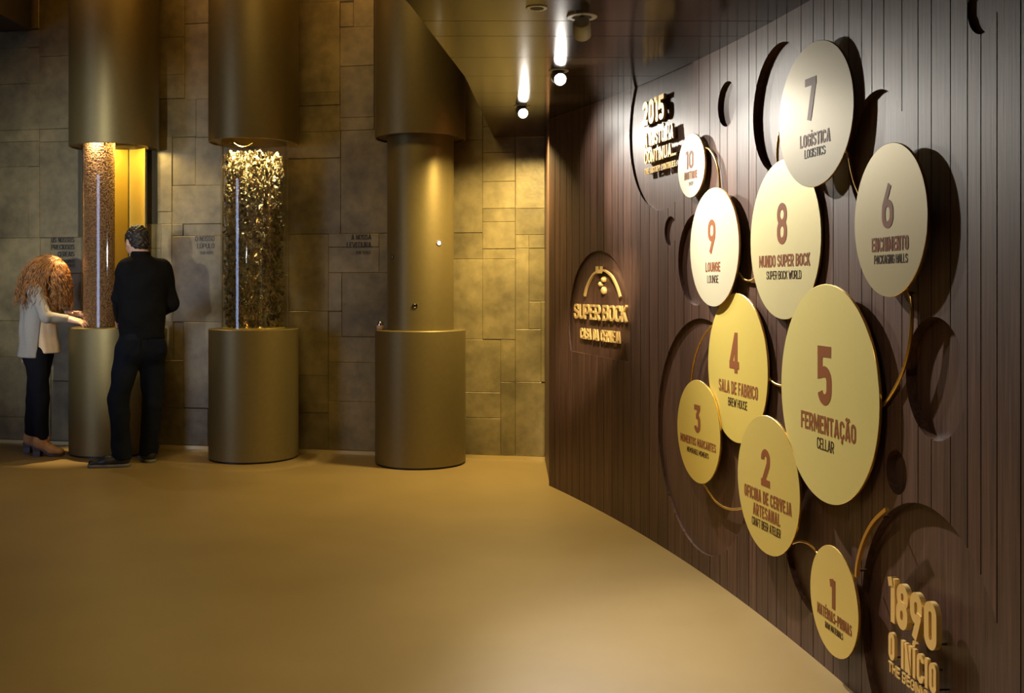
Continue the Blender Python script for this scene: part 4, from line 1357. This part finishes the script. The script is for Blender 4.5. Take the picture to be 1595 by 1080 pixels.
hand(S, wrR, (-.75, .62, -.15), (-.1, .2, -1), (-.6, -.7, 0), (.4, .45, .5, .55))
S.build('body', M['skin'], man, baseM, 1)
# shirt
S = SDF((-3.15, 7.05, .75), (-2.25, 8.1, 1.60), .0085)
hem = A(222, 519, Ym)
S.cap(hem - UP * .03, waist, .160, .150, .03, fw, .76); S.cap(waist, chest, .150, .172, .05, fw, .74)
S.cap(lerp(shL, shR, .08), lerp(shL, shR, .92), .074, .074, .06)
S.cap(A(223, 418, Ym), neck - UP * .015, .080, .062, .05)
for s_, e_, w_ in ((shL, elL, wrL), (shR, elR, wrR)):
    S.cap(s_, e_, .071, .060, .035); S.cap(e_, lerp(e_, w_, .93), .060, .042, .02)
S.cut(hem - UP * .045, (0, 0, -1))
S.cap(neck + UP * .03, neck + UP * .12, .060, .062, .0, op='d')
S.build('shirt', M['shirt'], man, baseM, 2, folds(.0035, 30, 16, 1.0))
# collar
mb = MB()
pr = []
for i in range(29):
    a_ = 2 * pi * i / 28
    pr.append(a_)
vv = []; ff = []
cn = neck - UP * .004
for a_ in pr:
    dirv = rt * math.cos(a_) + fw * math.sin(a_)
    dz = -.020 * max(0, math.sin(a_))
    for rr, z in ((.066, -.028), (.070, .010), (.064, .028), (.059, .026), (.058, -.028)):
        vv.append(cn + dirv * rr * (1 if abs(math.cos(a_)) < 2 else 1) + UP * (z + dz))
for i in range(28):
    for k in range(5): ff.append((i * 5 + k, i * 5 + (k + 1) % 5, i * 5 + 5 + (k + 1) % 5, i * 5 + 5 + k))
link_mesh('shirt_collar', [np.array(p) - baseM for p in vv], ff, M['shirt'], man, 60)
# jeans
S = SDF((-3.1, 7.1, .02), (-2.3, 7.95, 1.02), .0085)
S.cap(pelv + UP * .05, pelv - UP * .02, .150, .158, .03, fw, .80)
for h_, k_, a_ in ((hipL, kneeL, ankL), (hipR, kneeR, ankR)):
    S.cap(h_, k_, .098, .072, .035); S.cap(k_, a_ - UP * .035, .072, .066, .02)
    S.ell(h_ - fw * .045 + UP * .01, (.085, .085, .095), None, .05)
S.cut((0, 0, .048), (0, 0, -1))
S.build('jeans', M['denim'], man, baseM, 2, folds(.0040, 22, 12, 3.0, None, .8))
for sgn, h_ in ((-1, hipL), (1, hipR)):
    c_ = h_ - fw * .139 + UP * .03 + rt * sgn * .0
    v = [c_ + rt * x * .052 + UP * z * .06 - fw * y for x, z, y in ((-1, 1, .0), (1, 1, .0), (1, -.6, -.006), (0, -1.0, -.012), (-1, -.6, -.006), (-1, 1, -.012), (1, 1, -.012), (1, -.6, -.018), (0, -1, -.024), (-1, -.6, -.018))]
    link_mesh('back_pocket', [p - baseM for p in v], [(0, 1, 2, 3, 4), (9, 8, 7, 6, 5)] + [(i, i + 5, (i + 1) % 5 + 5, (i + 1) % 5) for i in range(5)], M['denim'], man)


def shoe(parent, base, heel, toe, w0, upper_m, sole_m, hgt=.075):
    d = toe - heel; Ln = np.linalg.norm(d); d /= Ln
    sd = np.cross(UP, d)
    S = SDF(np.minimum(heel, toe) - [.09, .09, .001 + heel[2]], np.maximum(heel, toe) + [.09, .09, .17], .006)
    S.cap(heel + d * .045 + UP * .05, heel + d * .16 + UP * .045, w0 * .80, w0 * .86, .03)
    S.cap(heel + d * .14 + UP * .040, toe - d * .045 + UP * .032, w0 * .90, w0 * .74, .03, UP, .72)
    S.cap(heel + d * .055 + UP * .06, heel + d * .055 + UP * .12, .046, .044, .03)
    S.cut((0, 0, .018), (0, 0, -1))
    sh = S.build('shoe', upper_m, parent, base, 2)
    S = SDF(np.minimum(heel, toe) - [.09, .09, .001 + heel[2]], np.maximum(heel, toe) + [.09, .09, .06], .005)
    S.cap(heel + d * .04 + UP * .012, heel + d * .15 + UP * .012, w0 * .84, w0 * .90, .02)
    S.cap(heel + d * .15 + UP * .012, toe - d * .043 + UP * .012, w0 * .95, w0 * .80, .02)
    S.cut((0, 0, .024), (0, 0, 1)); S.cut((0, 0, .001), (0, 0, -1))
    v, f = S.mesh()
    link_mesh('sole', v - base, f, sole_m, sh, 40)
    # laces
    q = MB()
    for k in range(4):
        c_ = heel + d * (.125 + .018 * k) + UP * (.093 - .010 * k)
        q.tube([Vector(c_ - sd * .020 - UP * .006), Vector(c_ + UP * .002), Vector(c_ + sd * .020 - UP * .006)], .0025, 6)
    q.v = [np.array(p) - base for p in q.v]
    q.build('laces', upper_m, sh, 60)
    return sh


shoe(man, baseM, np.array([ankL[0] + .060, ankL[1] + .005, 0]), np.array([ankL[0] - .232, ankL[1] - .055, 0]), .050, M['leather'], M['sole'])
shoe(man, baseM, np.array([ankR[0] + .045, ankR[1] - .060, 0]), np.array([ankR[0] - .115, ankR[1] + .205, 0]), .050, M['leather'], M['sole'])
# hair
S = SDF(headc - .2, headc + .2, .005)
S.ell(Pm(0, -.014, .030), (.082, .104, .100), axm, .01)
S.ell(Pm(0, -.060, -.030), (.066, .048, .055), axm, .02)
S.cut(Pm(0, .055, .03), axm[1] * 1.0 + axm[2] * -.55)
S.cut(Pm(0, -.02, -.058), -axm[2] + axm[1] * .35)
for s_ in (-1, 1): S.ell(Pm(s_ * .082, -.004, -.010), (.020, .026, .038), axm, .01, 'd')


def hairn(v):
    x, y, z = v.T
    k = .0022 * np.sin(x * 190 + 3 * np.sin(z * 60)) + .0022 * np.sin(y * 170 + z * 140 + 2 * np.sin(x * 80)) + .002 * np.sin(z * 230 + x * 90)
    d = v - v.mean(0); d /= np.linalg.norm(d, axis=1)[:, None]
    return v + d * k[:, None]


S.build('hair', M['dark_hair'], man, baseM, 1, hairn)

# ---------------------------------------------------------------- the woman
Yw = 8.0
fw = np.array([.97, .20, 0]); fw /= np.linalg.norm(fw); rt = np.array([fw[1], -fw[0], 0])     # she faces right; rt points to the viewer
hipc = A(61, 552, Yw)
hipN, hipF = hipc + rt * .075 + UP * .0, hipc - rt * .075
kneeN, ankN = A(62, 622, Yw - .08), A(64, 686, Yw - .09)
kneeF, ankF = A(55, 622, Yw + .06), A(49, 678, Yw + .09)
waist, chest = A(60, 513, Yw), A(62, 463, Yw)
neck, headc = A(69, 440, Yw), A(80, 424, Yw)
shN, shF = A(55, 454, Yw - .155), A(66, 450, Yw + .15)
elN, wrN = A(72, 494, Yw - .19), A(106, 497, Yw - .06)
elF, wrF = A(74, 486, Yw + .15), A(102, 489, Yw + .08)
baseW = np.array([hipc[0], Yw, 0])
wom = thing('person', 'woman with long auburn curls in a grey cardigan reaching to the left column', 'person', baseW)
S = SDF((-4.1, 7.7, 0.0), (-3.25, 8.35, 1.68), .0065)
S.cap(hipc + UP * .03, waist, .118, .100, .03, fw, .86); S.cap(waist, chest, .100, .112, .04, fw, .84)
S.cap(lerp(shN, shF, .12), lerp(shN, shF, .88), .048, .048, .05)
S.cap(chest + UP * .08, neck, .050, .045, .04); S.cap(neck, headc - UP * .03, .045, .048, .03)
S.ell(chest + fw * .085 + rt * .06 - UP * .01, (.055, .055, .06), None, .04); S.ell(chest + fw * .085 - rt * .06 - UP * .01, (.055, .055, .06), None, .04)
for h_, k_, a_ in ((hipN, kneeN, ankN), (hipF, kneeF, ankF)):
    S.cap(h_, k_, .080, .050, .03); S.cap(k_, a_, .050, .034, .02)
    S.cap(a_, a_ - UP * .05 + fw * .02, .033, .032, .02); S.cap(a_ - UP * .05, a_ - UP * .075 + fw * .10, .030, .026, .02)
for s_, e_, w_ in ((shN, elN, wrN), (shF, elF, wrF)):
    S.cap(s_, e_, .040, .034, .02); S.cap(e_, w_, .034, .022, .012)
Pw, axw = head(S, headc, np.array([.80, .10, -.58]), UP)
hand(S, wrN, (.96, .12, -.22), (.1, .35, -.9), (.1, .9, .2), (.20, .25, .30, .38), .14, .95)
hand(S, wrF, (.97, -.10, .02), (.1, -.5, -.85), (.1, -.9, .2), (.08, .12, .18, .25), .16, .95)
S.build('body', M['skin'], wom, baseW, 1)
# blouse
S = SDF((-4.05, 7.7, .70), (-3.25, 8.3, 1.5), .008)
S.cap(A(68, 552, Yw), waist + fw * .02, .135, .118, .03, fw, .94); S.cap(waist + fw * .02, chest + fw * .015, .118, .125, .04, fw, .9)
S.ell(chest + fw * .09 + rt * .06 - UP * .01, (.062, .062, .068), None, .05); S.ell(chest + fw * .09 - rt * .06 - UP * .01, (.062, .062, .068), None, .05)
S.cap(chest + UP * .06, neck - UP * .03, .070, .056, .04)
S.cut(A(73, 550, Yw), (0, 0, -1))
S.build('blouse', M['blouse'], wom, baseW, 2, folds(.004, 9, 30, .7, None, 1.25))
q = MB()
c_ = A(40, 556, Yw)
S = SDF(c_ - .2, c_ + .2, .006)
S.cap(A(42, 548, Yw), A(36, 562, Yw), .045, .022, .02, fw, .5)
S.cut(A(40, 569, Yw), (0, 0, -1))
S.build('blouse_tail', M['pink'], wom, baseW, 2)
# cardigan, open at the front
S = SDF((-4.1, 7.65, .70), (-3.25, 8.35, 1.5), .008)
S.cap(A(59, 566, Yw), waist - fw * .004, .190, .144, .03, fw, .84); S.cap(waist - fw * .004, chest - fw * .004, .144, .142, .04, fw, .90)
S.cap(lerp(shN, shF, .06) , lerp(shN, shF, .94), .062, .062, .05)
S.cap(chest + UP * .05, neck - UP * .02 - fw * .02, .075, .06, .04)
S.cut(A(40, 555, Yw), (-.05, 0, -1))
fr_ = fw * 1.0 + UP * -.10
S.cut(A(69, 510, Yw), fr_)
for s_, e_, w_ in ((shN, elN, wrN), (shF, elF, wrF)):
    S.cap(s_, e_, .056, .047, .03); S.cap(e_, lerp(e_, w_, .96), .047, .034, .015)
S.build('cardigan', M['knit'], wom, baseW, 2, folds(.0045, 10, 24, 2.0))
# bracelet on the far wrist
mb = MB()
ring = []
dw = (wrF - elF) / np.linalg.norm(wrF - elF); u_ = np.cross(dw, UP); u_ /= np.linalg.norm(u_); v_ = np.cross(u_, dw)
mb.tube([Vector(wrF + (u_ * math.cos(2 * pi * k / 20) + v_ * math.sin(2 * pi * k / 20)) * .029 - baseW) for k in range(21)], .003, 6)
mb.build('bracelet', M['gold'], wom, 60)
# trousers
S = SDF((-4.05, 7.7, .10), (-3.3, 8.3, .98), .008)
S.cap(hipc + UP * .10, hipc, .112, .118, .02, fw, .90)
for h_, k_, a_ in ((hipN, kneeN, ankN), (hipF, kneeF, ankF)):
    S.cap(h_, k_, .090, .068, .02); S.cap(k_, a_ + UP * .01, .068, .052, .02)
    S.ell(h_ - fw * .035 + UP * .0, (.070, .070, .085), None, .03)
S.cut((0, 0, ankN[2] - .0), (0, 0, -1))
S.build('trousers', M['trouser'], wom, baseW, 2, folds(.003, 24, 14, 4.0, None, .7))


def boot(a_, d):
    """tan lace-up ankle boot on a block heel"""
    d = np.array(d, float); d /= np.linalg.norm(d); sd = np.cross(UP, d)
    g_ = np.array([a_[0], a_[1], 0])
    S = SDF(g_ - [.22, .22, 0.0], g_ + [.22, .22, .24], .006)
    S.cap(g_ + UP * .185, g_ + UP * .12, .048, .046, .02)
    S.cap(g_ + UP * .12 - d * .008, g_ + UP * .105 - d * .010, .046, .043, .03)
    S.cap(g_ + UP * .105 - d * .005, g_ + UP * .048 + d * .085, .042, .036, .03)
    S.cap(g_ + UP * .046 + d * .085, g_ + UP * .038 + d * .145, .036, .030, .02, UP, .85)
    S.cut(g_ + UP * .195, (0, 0, 1))
    b_ = S.build('boot', M['suede'], wom, baseW, 2)
    # sole along the slope of the foot
    q = MB()
    prof_ = [(-.050, .082, .032), (0.0, .075, .034), (.045, .036, .034), (.08, .016, .038), (.12, .012, .038), (.155, .014, .030), (.176, .020, .014)]
    v = []
    for f_, z, w_ in prof_:
        for s_, dz in ((-1, -.010), (1, -.010), (1, .004), (-1, .004)): v.append(g_ + d * f_ + sd * s_ * w_ + UP * max(z + dz, .001) - baseW)
    ff = []
    for i in range(len(prof_) - 1):
        for j in range(4): ff.append((i * 4 + j, i * 4 + (j + 1) % 4, i * 4 + 4 + (j + 1) % 4, i * 4 + 4 + j))
    ff += [(3, 2, 1, 0), tuple(len(v) - 4 + j for j in range(4))]
    link_mesh('sole', v, ff, M['heel'], b_, 40)
    v = []
    for z, f0, f1, w_ in ((.080, -.056, .012, .032), (.040, -.050, .004, .029), (.0005, -.050, .002, .030)):
        for f_, s_ in ((f0, -1), (f0, 1), (f1, 1), (f1, -1)): v.append(g_ + d * f_ + sd * s_ * w_ + UP * z - baseW)
    ff = [(0, 1, 2, 3), (11, 10, 9, 8)]
    for i in range(2):
        for j in range(4): ff.append((i * 4 + j, i * 4 + 4 + j, i * 4 + 4 + (j + 1) % 4, i * 4 + (j + 1) % 4))
    link_mesh('heel', v, ff, M['heel'], b_)
    q = MB()
    for k in range(5):
        c_ = g_ + d * (.046 + .010 * k) + UP * (.150 - .018 * k) - baseW
        q.tube([Vector(c_ - sd * .024 - d * .010), Vector(c_ + d * .004), Vector(c_ + sd * .024 - d * .010)], .003, 6)
    for s_ in (-1, 1):
        q.tube([Vector(g_ + d * .050 + UP * .150 - baseW + sd * s_ * (.004 + .020 * math.sin(pi * k / 8)) + d * .016 * math.sin(pi * k / 8) + UP * (.012 * math.sin(2 * pi * k / 8) - .012)) for k in range(9)], .003, 6)
    q.build('laces', M['suede'], b_, 60)


boot(ankN, (.985, .02, 0)); boot(ankF, (.97, -.10, 0))
# hair: a cap on the skull and several hundred wavy locks falling round the face and down the back
S = SDF(headc - .22, headc + .22, .007)
S.ell(Pw(0, -.018, .027), (.080, .099, .096), axw, .01)
S.cut(Pw(0, .055, .0), axw[1] - axw[2] * .3)
S.build('hair', M['red_hair'], wom, baseW, 1, hairn)
q = MB()
rs = np.random.default_rng(5)
lf_w, fw_w, up_w = axw
for i in range(1250):
    th = rs.uniform(0, 2 * pi); el = rs.uniform(.05, 1.15)
    # root on the upper skull
    loc = np.array([math.cos(th) * math.cos(el) * .078, math.sin(th) * math.cos(el) * .094, math.sin(el) * .090 + .026])
    if loc[1] > .075 and loc[2] < .07: continue
    p = Pw(loc[0], loc[1] - .018, loc[2])
    front = loc[1] > .015
    Ln = rs.uniform(.20, .36) if front else rs.uniform(.26, .46)
    d = lf_w * loc[0] + fw_w * (loc[1]) + up_w * .02
    d = d / np.linalg.norm(d)
    v = d * .45 + UP * .05
    pts = []; n_ = 26; ph = rs.uniform(0, 2 * pi); amp = rs.uniform(.005, .015); fq = rs.uniform(60, 120)
    pull = np.array([.02, 0, 0]) if front else np.array([-.42, 0, 0])
    pos = p.copy(); st = Ln / n_
    s1 = rs.normal(size=3); s1 /= np.linalg.norm(s1); s2 = np.cross(s1, UP); s2 /= np.linalg.norm(s2)
    for k in range(n_):
        v = v * .80 + (-UP + pull * (1 - k / n_)) * .20; v /= np.linalg.norm(v)
        pos = pos + v * st
        # keep off the skull
        rel = pos - Pw(0, -.018, .028); rr = np.linalg.norm(rel / 1.0)
        if rr < .092: pos = pos + rel / max(rr, 1e-6) * (.092 - rr)
        # keep off the shoulders and back
        t_ = k / n_
        for (a_, b_, R_) in ((shN, shF, .070), (chest - fw * .02, waist - fw * .03, .150), (shN, elN, .062)):
            ab = b_ - a_; tt = np.clip((pos - a_).dot(ab) / ab.dot(ab), 0, 1); dd = pos - (a_ + ab * tt); L_ = np.linalg.norm(dd)
            if L_ < R_: pos = pos + dd / max(L_, 1e-6) * (R_ - L_)
        pts.append(Vector(pos + (s1 * math.sin(fq * k * st + ph) + s2 * math.cos(fq * k * st + ph)) * amp * min(1, t_ * 2.2) - baseW))
    q.tube(pts, [(.0034 - .0021 * (k / n_) ** 2) for k in range(n_)], 5)
q.build('hair_locks', M['red_hair'], wom, 180)
